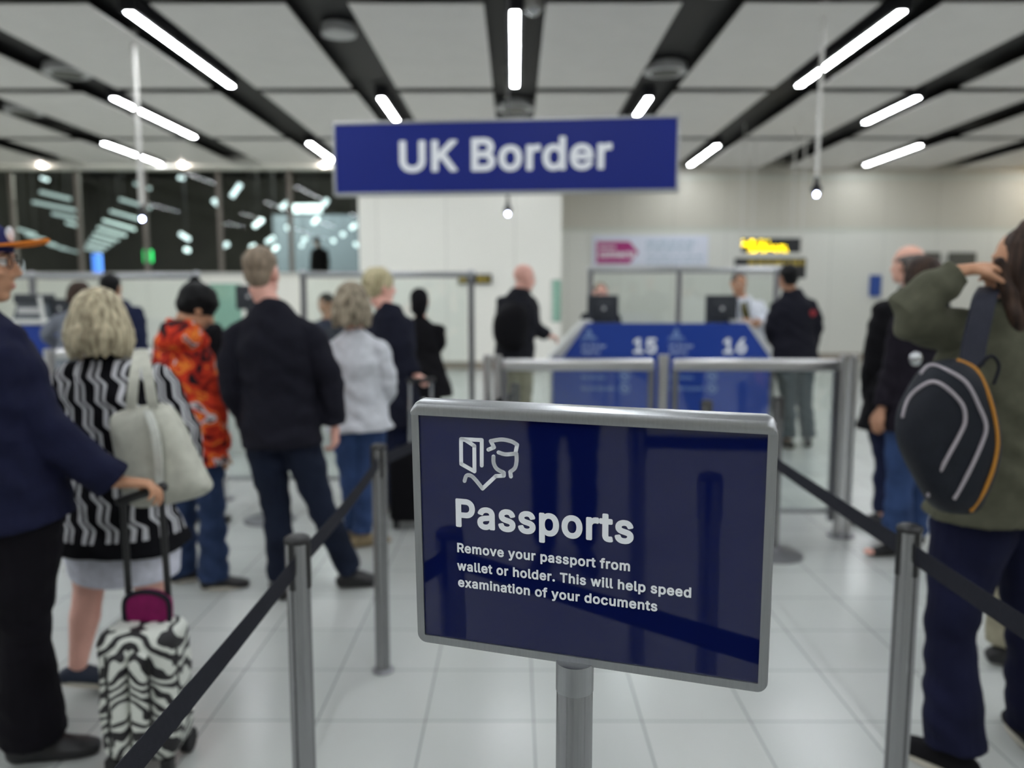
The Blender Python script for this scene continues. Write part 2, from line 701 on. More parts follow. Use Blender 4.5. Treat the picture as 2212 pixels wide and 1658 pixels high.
def remesh(bm, voxel, smooth=4, wrinkle=0.0, freq=14.0, seed=0, floor=True, fold=(1.0, 1.0, 1.6)):
    bmesh.ops.recalc_face_normals(bm, faces=bm.faces[:])
    me = baked(bm, [('REMESH', dict(mode='VOXEL', voxel_size=voxel, use_smooth_shade=True)),
                    ('SMOOTH', dict(factor=0.5, iterations=smooth))])
    n = len(me.vertices)
    co = np.empty(n * 3)
    me.vertices.foreach_get('co', co)
    co = co.reshape(-1, 3)
    if wrinkle > 0:
        nr = np.empty(n * 3)
        me.vertices.foreach_get('normal', nr)
        nr = nr.reshape(-1, 3)
        p = co * freq * np.array(fold)
        ph = seed * 1.7
        a = p @ np.array([0.5, 0.35, 1.1]) + 1.6 * np.sin(p @ np.array([0.9, -0.4, 0.25]) + ph) + ph
        b = p @ np.array([-0.75, 0.5, 0.9]) * 0.8 + 1.3 * np.sin(p @ np.array([0.3, 0.8, -0.5]) * 1.1 + 2 * ph)
        c = p @ np.array([0.35, -0.8, 0.45]) * 1.9 + 1.1 * np.sin(p @ np.array([-0.6, 0.2, 0.9]) + ph)
        w = 0.55 * np.sin(a) + 0.45 * np.sin(b) * np.sin(0.5 * a + 1) + 0.25 * np.sin(c)
        co = co + nr * (wrinkle * w)[:, None]
    if floor:
        co[:, 2] = np.maximum(co[:, 2], 0.0015)
    me.vertices.foreach_set('co', co.reshape(-1))
    me.update()
    return me


_cap = []
# bold letter outlines: advance, then closed polygons, in 1/1000 em
GLYPHS = {}
for _l in """.|188/74 -28 62 -23 50 -16 38 -4 31 8 26 20 23 35 23 47 26 62 30 74 38 86 50 98 62 106 74 111 89 114 104 113 116 111 128 106 140 98 152 87 159 77 165 62 167 50 168 35 165 20 160 8 153 -4 143 -14 131 -22 116 -28 104 -30 89 -31
1|453/64 -24 58 -20 54 -15 49 -3 49 57 51 66 58 75 64 79 73 82 181 82 185 84 185 393 184 396 100 335 88 331 76 333 70 336 64 342 59 354 59 426 61 438 70 449 187 534 199 536 277 536 286 534 292 531 298 525 301 519 303 510 303 84 307 82 394 82 403 79 409 75 416 66 418 57 418 0 416 -9 412 -17 406 -22 400 -25 391 -27 76 -27
5|453/186 -31 150 -22 126 -12 98 5 84 17 73 29 54 56 41 86 34 119 33 134 36 143 45 152 57 157 129 156 138 152 144 146 147 140 151 122 156 111 163 101 174 91 186 84 201 79 219 77 237 78 252 83 265 89 279 101 288 113 296 131 300 149 301 167 299 185 291 207 276 227 261 239 249 245 237 248 213 250 186 246 165 238 155 233 141 222 129 219 60 227 51 231 45 237 40 248 40 257 71 518 75 526 81 531 87 534 96 536 366 536 375 534 381 531 387 526 391 518 393 512 393 449 390 440 384 432 375 427 366 425 177 425 175 422 167 353 168 350 195 358 222 361 249 360 270 357 297 349 321 338 344 323 360 308 376 290 392 266 404 242 413 212 417 182 418 149 414 122 408 98 397 71 378 41 353 14 324 -7 297 -20 261 -30 222 -34
6|453/193 -31 175 -28 151 -20 118 -2 100 12 89 23 76 38 65 53 58 65 50 86 43 110 39 134 37 173 39 194 44 215 51 239 60 260 88 313 115 356 232 527 241 534 250 536 328 535 339 530 346 521 349 509 346 497 241 344 241 341 262 339 283 336 298 332 319 324 337 314 349 305 366 290 381 272 393 254 399 242 407 221 412 197 415 173 416 155 415 131 410 107 402 80 384 47 362 20 334 -3 316 -13 301 -20 268 -30 253 -32 229 -34/211 77 196 82 181 91 171 101 161 116 156 128 153 146 152 164 154 182 160 197 167 209 177 221 187 228 199 234 214 237 232 238 247 236 259 231 275 221 283 212 292 197 296 185 299 170 300 152 298 134 293 119 286 106 277 95 268 88 256 81 244 77 229 75
A|479/4 -24 -4 -18 -9 -9 -11 0 -9 9 177 522 182 528 187 532 199 536 277 536 289 533 295 528 301 519 488 9 490 -3 487 -12 483 -18 478 -22 466 -27 394 -27 385 -25 379 -22 373 -16 370 -9 325 115 157 115 153 114 110 -9 103 -20 94 -25 85 -27 16 -27/196 226 193 228 217 294 238 361 241 356 285 228 283 226 280 226
B|456/48 -24 42 -20 38 -15 35 -9 33 0 33 510 36 522 45 531 57 536 255 536 282 533 306 528 321 524 342 515 360 504 371 495 386 480 398 465 405 454 413 438 422 405 425 384 425 363 422 342 418 324 411 308 402 294 393 282 380 270 379 267 399 251 416 231 431 207 440 180 445 147 444 114 437 84 427 60 411 35 402 25 387 12 369 1 354 -7 333 -15 318 -19 291 -24 261 -27 60 -27/153 84 152 87 152 201 153 204 255 204 276 201 291 195 305 186 315 176 323 162 326 153 328 141 327 129 325 120 317 105 303 94 282 87 258 84/153 312 152 315 152 423 153 424 240 425 261 423 273 421 285 416 294 410 302 399 306 390 309 378 309 366 307 354 303 345 297 336 291 330 282 323 267 317 249 313
G|520/229 -31 199 -25 181 -20 151 -7 135 2 109 21 94 34 73 58 62 74 46 102 37 122 30 140 21 173 17 194 14 233 13 272 15 296 20 332 25 353 32 374 44 404 54 422 72 449 84 464 106 485 124 500 148 515 166 523 196 534 214 538 247 542 274 543 298 541 319 538 340 532 376 518 406 501 439 473 462 446 483 410 490 392 497 371 501 353 500 341 497 335 492 329 487 325 478 322 409 322 401 323 391 328 385 335 372 365 357 389 340 405 319 418 301 424 286 427 256 429 229 424 205 414 190 404 178 394 160 371 145 342 135 308 130 269 132 224 138 188 145 167 153 149 172 122 191 104 214 91 241 83 271 80 286 81 304 84 319 89 332 95 343 102 355 112 365 125 376 143 382 158 385 170 382 172 280 172 268 177 262 182 258 188 256 200 257 263 261 272 267 278 274 281 283 283 478 283 490 280 500 272 505 260 505 200 503 167 498 137 493 119 482 92 474 77 460 56 448 41 430 23 415 11 391 -4 376 -12 349 -22 331 -27 304 -32 286 -33 253 -34
H|517/48 -24 42 -20 38 -15 35 -9 33 0 33 510 35 519 38 525 48 533 57 536 126 536 138 533 144 528 149 522 152 510 152 318 153 316 363 316 365 318 365 510 368 522 373 528 378 532 390 536 459 536 468 534 474 530 481 522 484 510 484 0 482 -9 479 -15 471 -23 462 -27 390 -27 378 -23 372 -18 368 -12 365 0 364 204 363 205 153 205 152 204 152 0 149 -12 141 -22 129 -27 60 -27
K|467/48 -24 42 -20 38 -15 35 -9 33 0 33 510 35 519 38 525 48 533 57 536 126 536 138 533 144 528 149 522 152 510 152 324 153 320 348 531 354 534 363 536 447 536 456 535 465 530 472 522 475 513 474 501 469 492 279 288 278 285 471 15 474 9 476 0 474 -9 471 -16 462 -24 450 -27 369 -27 363 -25 355 -21 350 -15 195 202 152 156 152 0 150 -9 147 -15 138 -24 129 -27 60 -27
N|523/48 -24 42 -20 38 -15 35 -9 33 0 33 510 35 519 38 525 48 533 60 536 138 536 147 534 155 528 369 192 372 192 372 189 372 507 373 516 375 522 381 529 387 533 396 536 465 536 474 534 480 530 487 522 490 510 490 0 488 -9 485 -15 477 -23 465 -27 384 -27 375 -24 367 -18 180 274 153 319 151 315 152 0 150 -9 147 -15 142 -21 135 -25 129 -27 60 -27
O|533/229 -31 199 -25 181 -20 163 -12 136 2 121 12 97 32 76 56 63 74 47 101 38 119 31 138 21 173 17 194 14 233 13 272 15 296 21 332 26 353 32 374 45 404 55 422 73 449 94 473 109 487 134 506 151 516 169 524 196 533 217 538 250 542 268 543 301 541 322 537 352 529 370 522 397 508 415 495 437 476 458 452 471 434 487 407 495 389 503 368 512 335 516 314 520 275 520 236 518 212 512 176 508 155 501 134 489 104 479 86 461 59 448 44 427 23 412 11 385 -6 367 -14 337 -25 319 -29 286 -33 265 -34/241 82 214 91 190 105 177 116 167 128 150 155 138 188 132 224 130 254 133 296 139 323 150 353 166 379 184 399 205 414 232 424 259 429 286 428 313 421 328 414 340 406 363 386 379 362 392 332 400 296 403 254 400 212 393 179 383 155 367 128 349 109 328 95 301 84 274 80
P|444/48 -24 42 -20 38 -15 35 -9 33 0 33 510 36 522 45 531 57 536 249 536 279 533 306 527 324 521 345 511 375 490 386 480 399 465 415 441 423 420 430 399 436 360 435 324 428 288 414 252 395 225 375 204 345 183 321 172 294 165 264 160 234 159 153 159 152 156 152 0 149 -12 141 -22 129 -27 60 -27/153 269 152 270 152 423 153 424 231 425 258 423 270 421 282 416 291 411 300 402 309 390 313 378 317 360 317 342 315 324 311 312 305 300 295 288 279 277 255 271 234 269
R|449/48 -24 42 -20 38 -15 35 -9 33 0 33 510 36 522 45 531 57 536 249 536 270 534 297 530 321 523 345 513 365 501 377 492 392 477 402 465 419 435 427 414 431 399 436 366 436 339 431 303 423 279 408 249 395 231 377 213 355 198 352 195 452 12 455 0 452 -12 444 -22 432 -27 351 -27 339 -23 333 -18 329 -12 231 170 153 171 152 168 152 0 149 -12 141 -22 129 -27 60 -27/153 282 152 285 152 423 153 424 234 425 264 422 276 420 288 415 297 408 306 399 311 390 316 375 318 357 318 342 316 330 311 315 305 306 297 298 279 288 255 283 234 282
T|448/182 -25 176 -21 171 -15 168 -9 166 0 166 423 164 425 32 425 25 426 18 429 9 438 5 450 5 510 7 519 11 526 17 531 23 534 32 536 416 536 428 534 439 525 442 519 444 510 444 450 440 438 434 431 428 427 419 425 287 425 284 423 283 -6 279 -15 275 -20 263 -26 194 -27
U|517/219 -32 183 -25 156 -16 129 -2 108 13 87 33 69 55 55 79 44 103 36 133 33 172 33 508 35 520 39 526 45 531 51 534 60 536 129 536 138 532 147 523 150 517 151 508 151 178 154 151 161 133 170 118 180 106 195 95 210 87 225 82 243 80 267 79 285 81 300 84 317 91 330 100 342 111 351 122 358 136 363 151 366 178 366 508 368 520 372 526 378 531 390 536 459 536 468 534 475 529 480 523 483 517 484 508 484 160 480 130 474 106 469 91 455 64 432 34 420 22 402 8 375 -9 339 -24 306 -31 261 -35
a|389/129 -34 111 -30 93 -24 66 -10 42 9 32 21 21 37 15 48 9 66 3 96 4 129 7 144 12 159 21 177 36 195 51 208 72 220 99 232 126 239 159 245 246 256 249 258 249 261 246 279 243 285 237 292 222 300 201 304 174 302 159 297 147 290 135 279 122 258 117 253 108 248 99 247 36 264 27 268 21 273 16 282 14 291 16 300 30 330 48 354 61 366 76 378 91 387 108 395 144 406 183 411 219 410 258 402 276 396 294 387 308 378 321 367 332 354 342 339 350 324 358 303 363 276 364 252 364 0 363 -7 359 -15 354 -21 348 -25 339 -27 273 -27 261 -22 252 -11 225 -24 195 -33 162 -36/150 74 132 81 125 87 121 93 119 102 120 114 122 120 129 126 144 134 165 139 216 146 246 152 249 150 249 132 245 117 237 102 225 90 210 80 195 75 171 72
c|396/172 -32 139 -24 115 -14 100 -5 80 10 64 26 52 40 38 61 26 85 20 100 10 142 7 187 11 235 16 262 21 277 27 292 39 316 53 337 63 349 91 375 103 383 127 395 163 407 181 409 205 411 244 408 271 402 301 390 325 375 343 360 362 337 377 313 388 283 389 274 387 268 382 259 373 252 310 236 301 235 292 237 283 244 279 250 271 268 263 280 253 290 241 297 223 302 202 303 184 300 169 294 154 282 142 266 133 248 127 226 124 202 124 172 127 148 136 121 148 101 163 86 181 77 199 73 214 73 226 75 241 80 253 86 262 94 269 103 283 134 292 141 301 144 310 143 376 126 382 121 388 112 390 106 390 97 377 64 358 34 336 10 310 -8 277 -24 247 -32 208 -35
d|424/163 -32 142 -28 118 -19 97 -7 79 7 66 19 49 40 36 61 25 85 16 112 12 130 8 157 7 190 8 220 13 250 25 292 44 328 67 358 79 370 97 383 110 391 131 400 145 404 169 409 196 411 214 410 232 408 250 404 265 397 283 386 284 388 284 511 285 517 289 525 297 532 307 536 373 536 382 534 388 531 394 525 398 517 399 511 399 1 397 -10 393 -17 388 -22 376 -27 313 -27 304 -25 298 -22 292 -17 286 -6 259 -23 232 -32 196 -35/187 76 172 81 157 91 146 103 136 121 129 142 125 163 123 190 125 217 129 238 136 258 145 273 157 286 169 295 181 300 199 303 217 302 235 297 249 289 262 276 272 259 279 241 283 217 285 190 284 163 279 139 271 118 262 103 252 91 238 81 223 76 205 74
e|404/175 -32 139 -24 115 -14 103 -7 82 8 70 19 54 37 44 52 26 85 20 100 13 127 7 172 7 202 10 232 20 274 32 304 52 337 67 355 80 367 112 389 136 399 151 404 190 411 214 411 232 409 256 405 274 400 292 392 307 384 323 373 337 361 351 346 362 331 379 300 386 280 392 259 396 235 398 208 398 169 396 160 393 154 388 148 382 144 373 142 127 142 134 118 147 100 163 86 178 78 199 74 214 73 229 74 241 77 253 82 262 88 270 97 287 124 295 130 304 132 313 131 376 116 382 112 388 105 391 97 392 88 388 75 381 58 366 34 355 21 343 9 316 -9 292 -21 274 -27 253 -32 214 -35/130 250 134 259 142 272 151 282 160 290 169 295 181 300 205 303 229 300 247 292 256 284 265 274 272 262 276 250 274 248
f|253/69 -24 63 -20 59 -15 56 -9 54 0 54 300 3 300 -6 303 -14 309 -18 315 -21 324 -21 378 -20 387 -17 393 -12 399 -1 405 51 406 54 408 55 450 59 468 65 486 74 501 84 514 96 526 111 536 123 543 138 549 171 556 189 557 210 556 243 550 255 545 262 540 268 531 270 522 269 513 252 459 249 453 240 444 231 441 222 441 213 445 201 447 189 447 180 445 173 441 170 429 169 408 171 406 231 406 240 403 249 396 253 390 255 381 255 327 253 318 250 312 245 306 237 302 228 300 171 300 169 297 169 0 167 -9 164 -15 159 -21 147 -27 81 -27
g|425/166 -175 136 -169 115 -161 91 -150 67 -133 43 -107 27 -82 25 -76 24 -67 28 -55 37 -46 88 -17 94 -15 103 -14 112 -16 118 -20 145 -51 154 -58 166 -64 181 -68 199 -70 217 -70 235 -67 247 -64 259 -58 268 -51 274 -45 279 -37 282 -25 284 2 256 -12 232 -19 205 -22 169 -20 133 -12 109 -2 79 17 60 35 43 57 26 89 16 116 10 146 7 176 8 221 13 254 24 290 31 305 44 329 68 359 85 375 97 383 112 392 133 401 157 407 172 410 196 411 223 410 241 406 256 401 286 385 294 398 301 403 307 405 373 406 382 404 388 401 394 395 397 389 399 380 399 -10 396 -46 389 -73 378 -97 358 -123 334 -143 310 -157 280 -168 244 -176 208 -178/184 88 166 95 153 104 143 116 134 134 128 152 124 176 123 200 126 224 130 242 139 263 149 278 160 289 172 297 187 301 205 303 220 302 238 296 253 286 265 273 274 256 281 233 284 212 285 185 282 158 277 137 271 122 262 109 250 98 238 92 223 87 205 86
h|410/41 -24 35 -20 31 -15 28 -9 26 0 26 513 29 522 34 528 41 533 47 535 119 536 128 532 133 528 138 522 141 513 141 393 141 390 143 388 170 401 203 409 239 411 272 406 299 397 311 391 326 381 347 360 365 333 377 300 381 279 384 255 384 -3 381 -12 377 -18 368 -25 359 -27 293 -27 281 -22 274 -15 271 -9 269 0 269 234 267 258 263 270 258 279 245 293 236 298 227 300 203 302 182 297 164 287 156 279 150 270 144 252 141 225 141 0 138 -12 131 -21 119 -27 53 -27
i|166/41 -24 35 -20 31 -15 28 -9 26 0 26 384 30 393 35 399 47 405 119 406 128 402 134 397 139 390 141 381 140 -6 134 -18 128 -23 119 -27 53 -27/74 417 62 419 50 425 39 432 27 444 20 456 16 468 14 483 15 495 20 510 26 521 35 531 46 540 57 546 71 550 83 551 98 550 110 546 122 540 133 531 141 522 147 510 151 498 153 483 152 471 149 459 142 447 135 438 125 429 116 424 104 419 92 416
k|380/41 -24 35 -20 31 -15 28 -9 26 0 26 513 29 522 34 528 41 533 47 535 119 536 128 532 134 527 139 519 141 510 141 276 143 273 263 396 272 403 284 406 362 406 374 402 380 397 385 390 387 384 387 375 384 366 380 361 238 216 238 213 394 15 398 6 399 -3 396 -12 392 -18 386 -23 377 -27 293 -27 281 -24 272 -16 152 137 149 136 143 131 141 126 141 0 139 -9 136 -15 128 -23 116 -27 53 -27
l|189/107 -26 92 -22 74 -14 62 -6 52 4 41 19 36 31 30 49 27 70 26 511 28 520 35 529 41 533 50 536 119 536 125 534 132 529 137 523 140 517 141 508 141 100 142 82 143 79 146 79 170 81 176 80 185 76 191 71 196 61 208 7 208 -2 204 -11 199 -17 191 -22 176 -26 155 -29 128 -29
m|610/41 -24 35 -20 31 -15 28 -9 26 0 26 381 30 393 38 401 44 404 53 406 116 406 128 401 133 396 137 389 140 389 161 401 188 410 212 413 242 411 266 405 287 395 305 381 320 365 335 378 347 387 362 396 377 402 410 411 428 413 449 413 482 407 509 396 533 380 554 358 566 339 575 315 581 291 584 267 584 0 581 -12 574 -21 566 -25 560 -27 494 -27 482 -23 476 -18 472 -12 469 0 469 252 468 267 464 282 455 293 440 300 419 303 398 301 383 294 377 288 370 279 363 261 362 246 362 0 359 -12 355 -18 350 -22 338 -27 272 -27 263 -25 257 -21 250 -12 247 0 246 270 240 285 230 295 215 301 197 303 179 300 161 290 154 282 148 273 142 255 141 237 141 0 138 -12 131 -21 119 -27 53 -27
n|410/41 -24 35 -20 31 -15 28 -9 26 0 26 378 27 387 30 393 38 401 50 406 113 406 122 404 128 401 140 386 158 396 179 404 203 409 227 411 251 410 278 404 299 397 317 387 341 367 360 342 374 312 381 279 384 240 384 0 382 -9 379 -15 371 -23 362 -27 296 -27 287 -25 281 -22 272 -12 269 0 269 234 267 258 263 270 258 279 245 293 230 300 206 302 194 301 182 297 164 287 156 279 150 270 144 252 141 225 141 0 138 -12 131 -21 119 -27 53 -27
o|415/172 -32 139 -24 115 -14 100 -5 80 10 64 26 52 40 38 61 26 85 20 100 10 142 7 187 11 235 16 262 21 277 27 292 39 316 53 337 63 349 79 365 93 376 106 385 127 395 151 404 166 407 190 410 208 411 235 409 250 407 274 401 289 395 310 385 323 376 337 365 353 349 363 337 376 316 394 277 399 262 404 235 408 187 405 142 395 100 389 85 377 61 363 40 354 28 343 17 325 1 301 -14 277 -24 262 -28 238 -33 220 -35 193 -35/184 76 169 82 154 94 142 109 133 127 127 148 124 172 123 196 126 220 131 241 138 259 148 275 160 287 172 295 187 301 205 303 223 302 241 296 256 287 268 274 279 256 286 235 291 211 292 187 290 157 284 133 277 115 267 100 254 88 241 80 226 75 208 73
p|424/41 -167 35 -163 31 -158 28 -152 26 -143 26 379 29 391 36 400 47 405 113 406 122 404 128 401 134 395 140 385 158 397 176 404 200 409 221 411 242 411 269 407 290 401 305 396 326 385 338 376 356 360 368 347 381 328 395 304 408 265 416 220 417 190 416 160 409 115 404 97 395 73 374 38 349 10 338 1 317 -13 290 -25 269 -31 254 -33 230 -35 209 -34 191 -31 176 -27 161 -20 143 -9 141 -11 141 -14 141 -143 139 -152 136 -158 128 -166 116 -170 53 -170/203 76 188 81 173 91 161 104 152 120 146 139 141 163 140 190 142 217 146 240 153 259 161 274 172 286 185 295 197 300 215 303 233 302 251 297 264 289 276 277 287 259 295 238 300 214 301 190 299 163 296 142 289 121 281 107 270 94 257 83 242 77 227 74
r|259/41 -24 35 -20 31 -15 28 -9 26 0 26 378 28 390 32 396 38 401 50 406 116 406 128 401 137 390 164 403 191 410 218 412 245 411 254 409 260 405 265 399 270 387 270 321 268 312 265 306 257 299 248 295 242 295 218 298 203 299 188 297 176 293 164 286 155 278 148 267 143 255 141 237 141 0 138 -12 131 -21 119 -27 53 -27
s|365/144 -32 114 -26 93 -18 69 -4 46 16 35 28 27 41 15 68 9 94 11 103 14 109 21 116 30 120 90 134 99 134 108 130 115 124 119 118 126 97 132 89 138 83 156 75 180 72 204 74 216 77 225 82 238 94 241 100 240 109 234 117 219 125 129 147 105 156 81 167 60 182 46 196 38 208 31 220 25 238 22 253 20 274 23 301 30 324 44 349 64 370 78 381 93 389 123 402 153 409 189 411 228 408 255 401 279 390 300 376 318 358 337 331 348 304 351 289 349 280 346 274 339 268 330 264 273 250 264 250 255 253 248 259 235 283 222 298 207 304 186 306 165 303 147 295 138 286 136 280 137 271 140 265 144 262 159 255 249 232 275 223 297 212 318 197 331 184 340 172 347 160 353 142 356 130 358 109 355 79 352 67 345 49 329 25 308 4 282 -13 270 -19 252 -25 219 -32 183 -35
t|227/135 -28 117 -24 105 -19 84 -7 64 11 51 32 43 53 38 80 38 299 36 300 3 300 -4 302 -15 310 -19 317 -21 323 -21 380 -19 389 -13 398 -3 404 3 406 36 406 38 407 39 478 42 485 47 491 54 496 60 498 126 498 135 496 141 493 149 485 153 476 153 407 156 406 204 406 213 404 219 401 225 396 229 389 231 383 231 323 228 314 223 308 216 303 207 300 156 300 153 299 153 98 155 83 156 80 159 78 171 77 204 81 216 77 223 71 229 59 239 8 239 -4 235 -13 230 -19 222 -23 210 -27 180 -31 156 -31
u|410/149 -29 131 -25 110 -17 92 -7 77 4 63 19 50 37 40 58 34 76 28 103 26 139 26 379 29 391 33 397 38 401 44 404 53 406 119 406 131 400 138 391 141 379 141 145 143 121 149 103 156 94 164 87 179 80 203 77 224 80 235 85 245 92 251 97 257 106 263 118 267 130 269 154 269 379 272 391 276 397 281 401 293 406 359 406 369 403 374 400 380 393 383 386 384 379 384 1 382 -11 377 -18 371 -23 359 -27 293 -27 287 -25 280 -20 275 -14 272 -7 269 -7 242 -21 218 -28 182 -32
v|389/152 -25 143 -18 138 -9 -8 369 -10 381 -7 391 -4 396 3 402 10 405 17 406 86 406 98 402 105 396 110 387 194 155 197 160 279 387 284 396 293 403 302 406 371 406 383 403 389 399 396 390 398 381 397 372 250 -12 242 -22 230 -27 164 -27
w|567/128 -25 119 -19 113 -9 -3 372 -4 381 -3 387 0 393 5 399 11 403 20 406 89 406 101 402 108 396 113 386 170 183 226 387 231 396 239 403 251 406 317 406 329 403 338 395 342 387 348 366 398 186 454 387 459 396 467 403 479 406 548 406 557 403 563 399 568 393 571 387 572 381 571 372 455 -7 449 -18 440 -25 431 -27 368 -27 356 -24 347 -17 342 -6 284 197 225 -6 221 -15 212 -24 203 -27
x|378/9 -24 1 -18 -4 -9 -6 3 -3 12 122 195 5 366 3 372 2 381 4 390 8 396 15 402 27 406 102 406 114 402 123 393 189 290 192 291 211 321 259 393 268 402 275 405 282 406 351 406 360 405 369 400 375 393 379 384 379 375 376 366 257 192 381 14 384 6 385 -3 382 -12 378 -18 369 -25 360 -27 285 -27 273 -23 265 -15 189 100 114 -14 108 -21 102 -25 93 -27 21 -27
y|389/59 -169 41 -165 32 -161 25 -154 21 -145 21 -133 36 -76 44 -65 56 -59 65 -59 95 -63 101 -62 107 -58 113 -52 120 -40 134 -1 -9 371 -10 383 -7 392 2 401 8 404 17 406 86 406 95 404 104 397 109 389 194 155 197 159 279 386 283 395 293 403 302 406 371 406 383 403 390 398 396 389 398 380 397 371 229 -67 215 -98 202 -118 188 -135 170 -149 151 -160 128 -168 107 -171 86 -172
 |187""".split('\n'):
    _f = _l[2:].split('/')
    GLYPHS[_l[0]] = (int(_f[0]), [[int(v) for v in q.split()] for q in _f[1:] if q])


def text_mesh(body, space=0.034):
    """Letters as one flat mesh in the xy plane."""
    c = bpy.data.curves.new('letters', 'CURVE')
    c.dimensions = '2D'
    c.fill_mode = 'BOTH'
    x = 0.0
    for ch in body:
        adv, polys = GLYPHS[ch]
        for q in polys:
            n = len(q) // 2
            sp = c.splines.new('POLY')
            sp.points.add(n - 1)
            sp.use_cyclic_u = True
            for i in range(n):
                sp.points[i].co = (x + q[2 * i] / 1000.0, q[2 * i + 1] / 1000.0, 0, 1)
        x += adv / 1000.0 + space
    o = bpy.data.objects.new('letters', c)
    COL.objects.link(o)
    bpy.context.view_layer.update()
    me = bpy.data.meshes.new_from_object(o.evaluated_get(bpy.context.evaluated_depsgraph_get()))
    bpy.data.objects.remove(o)
    bpy.data.curves.remove(c)
    return me


def bounds(me):
    co = np.empty(len(me.vertices) * 3)
    me.vertices.foreach_get('co', co)
    co = co.reshape(-1, 3)
    return co.min(0), co.max(0)


def write(body, name, mat, parent, origin, ux, uy, width, cap, bold=None, lift=0.0006):
    """Lettering from its lower-left baseline point; width = ink width, cap = capital height (m)."""
    me = text_mesh(body)
    if not _cap:
        h = text_mesh('H')
        lo, hi = bounds(h)
        _cap.extend((lo[1], hi[1]))
        bpy.data.meshes.remove(h)
    lo, hi = bounds(me)
    kx = width / (hi[0] - lo[0])
    ky = cap / (_cap[1] - _cap[0])
    n = ux.cross(uy)
    mt = Matrix((ux * kx, uy * ky, n * ky)).transposed().to_4x4()
    mt.translation = V(origin) - ux * kx * lo[0] - uy * ky * _cap[0] + n * lift
    me.transform(mt)
    return mesh_obj(me, name, mat, parent)
# ------------------------------------------------------------------ the hall: floor, walls, ceiling
XL, XR, YB, YN = -13.5, 13.5, 18.7, -8.0
ZC = 4.40
bm = new_bm(); box(bm, (XL, YN, -0.1), (XR, YB, 0.0)); struct(bm, 'floor', M['floor'])
bm = new_bm(); box(bm, (XL, YN, 4.56), (XR, YB, 4.7)); struct(bm, 'ceiling', M['soffit'])
PX, PY = 1.96, 3.53                         # ceiling bay
bm = new_bm()
for i in range(-7, 7):
    for j in range(-5, 4):
        x0, y0 = i * PX + 0.31, 8.10 + j * PY + 0.14
        x1, y1 = (i + 1) * PX - 0.31, 8.10 + (j + 1) * PY - 0.14
        if x0 < XL or x1 > XR or y0 < YN:
            continue
        box(bm, (x0, y0, ZC), (x1, min(y1, YB - 0.05), ZC + 0.022), 0.004, 1)
struct(bm, 'ceiling_panels', M['ceiling'])

YW, YCOL = 18.3, 16.4
cxl, cxr = at(775, 500, YCOL).x, at(1213, 500, YCOL).x
ZS0, ZS1 = at(400, 591, YW).z, at(400, 362, YW - .25).z                       # window band in the wall
bm = new_bm(); box(bm, (XL, YW, 0), (cxl, YW + 0.2, ZS0)); struct(bm, 'wall_left_lower', M['wall_white'])
bm = new_bm(); box(bm, (XL, YW - 0.25, ZS1), (cxl + 0.3, YW + 0.2, 4.56)); struct(bm, 'wall_left_bulkhead', M['wall_white'])
bm = new_bm(); box(bm, (cxl, YCOL, 0), (cxr, YB + 0.2, 4.56)); struct(bm, 'wall_center_pier', M['wall_white'])
bm = new_bm(); box(bm, (XR, YN, 0), (XR + 0.2, YB + 0.2, 4.7)); struct(bm, 'wall_right', M['wall'])
bm = new_bm(); box(bm, (XL - 0.2, YN, 0), (XL, YB + 0.2, 4.7)); struct(bm, 'wall_left', M['wall_white'])
bm = new_bm(); box(bm, (XL - 0.2, YN - 0.2, 0), (XR + 0.2, YN, 4.7)); struct(bm, 'wall_behind', M['wall'])
z495 = at(1700, 495, YB).z
z382 = at(1700, 383, YB).z
bm = new_bm(); box(bm, (cxr, YB, 0), (XR, YB + 0.2, z495)); struct(bm, 'wall_back_lower', M['wall_low'])
bm = new_bm(); box(bm, (cxr, YB, z495), (XR, YB + 0.2, 4.7)); struct(bm, 'wall_back_upper', M['wall'])
bm = new_bm(); box(bm, (cxr, YB - 0.012, z495 - 0.05), (XR, YB, z495 + 0.05)); struct(bm, 'trim_1', M['trim'])
bm = new_bm(); box(bm, (cxr, YB - 0.05, z382 - 0.05), (XR, YB, z382 + 0.03)); struct(bm, 'trim_2', M['trim'])
bm = new_bm(); box(bm, (cxr, YB - 0.02, 0), (XR, YB, 0.16)); struct(bm, 'baseboard_back', M['skirting'])
bm = new_bm(); box(bm, (cxl, YCOL - 0.02, 0), (cxr, YCOL, 0.16)); struct(bm, 'baseboard_center', M['skirting'])
bm = new_bm(); box(bm, (XL, YW - 0.03, ZS0 - 0.04), (cxl, YW + 0.2, ZS0 + 0.03)); struct(bm, 'trim_3', M['white_metal'])

# windows in the band, each pane between two mullions
mx = [-40, 30, 172, 315, 476, 628, 775]
for i, (a, b) in enumerate(zip(mx, mx[1:])):
    xa, xb = at(a, 480, YW + 0.1).x, at(b, 480, YW + 0.1).x
    xb = min(xb, cxl)
    w = new_bm(); box(w, (xa + 0.04, YW + 0.09, ZS0 + 0.03), (xb - 0.0, YW + 0.105, ZS1))
    wo = struct(w, 'window_%d' % (i + 1), M['glass_night'])
    w = new_bm(); box(w, (xa - 0.045, YW + 0.04, ZS0 + 0.03), (xa + 0.045, YW + 0.16, ZS1), 0.01, 1)
    put(w, 'mullion', M['mullion'], wo)

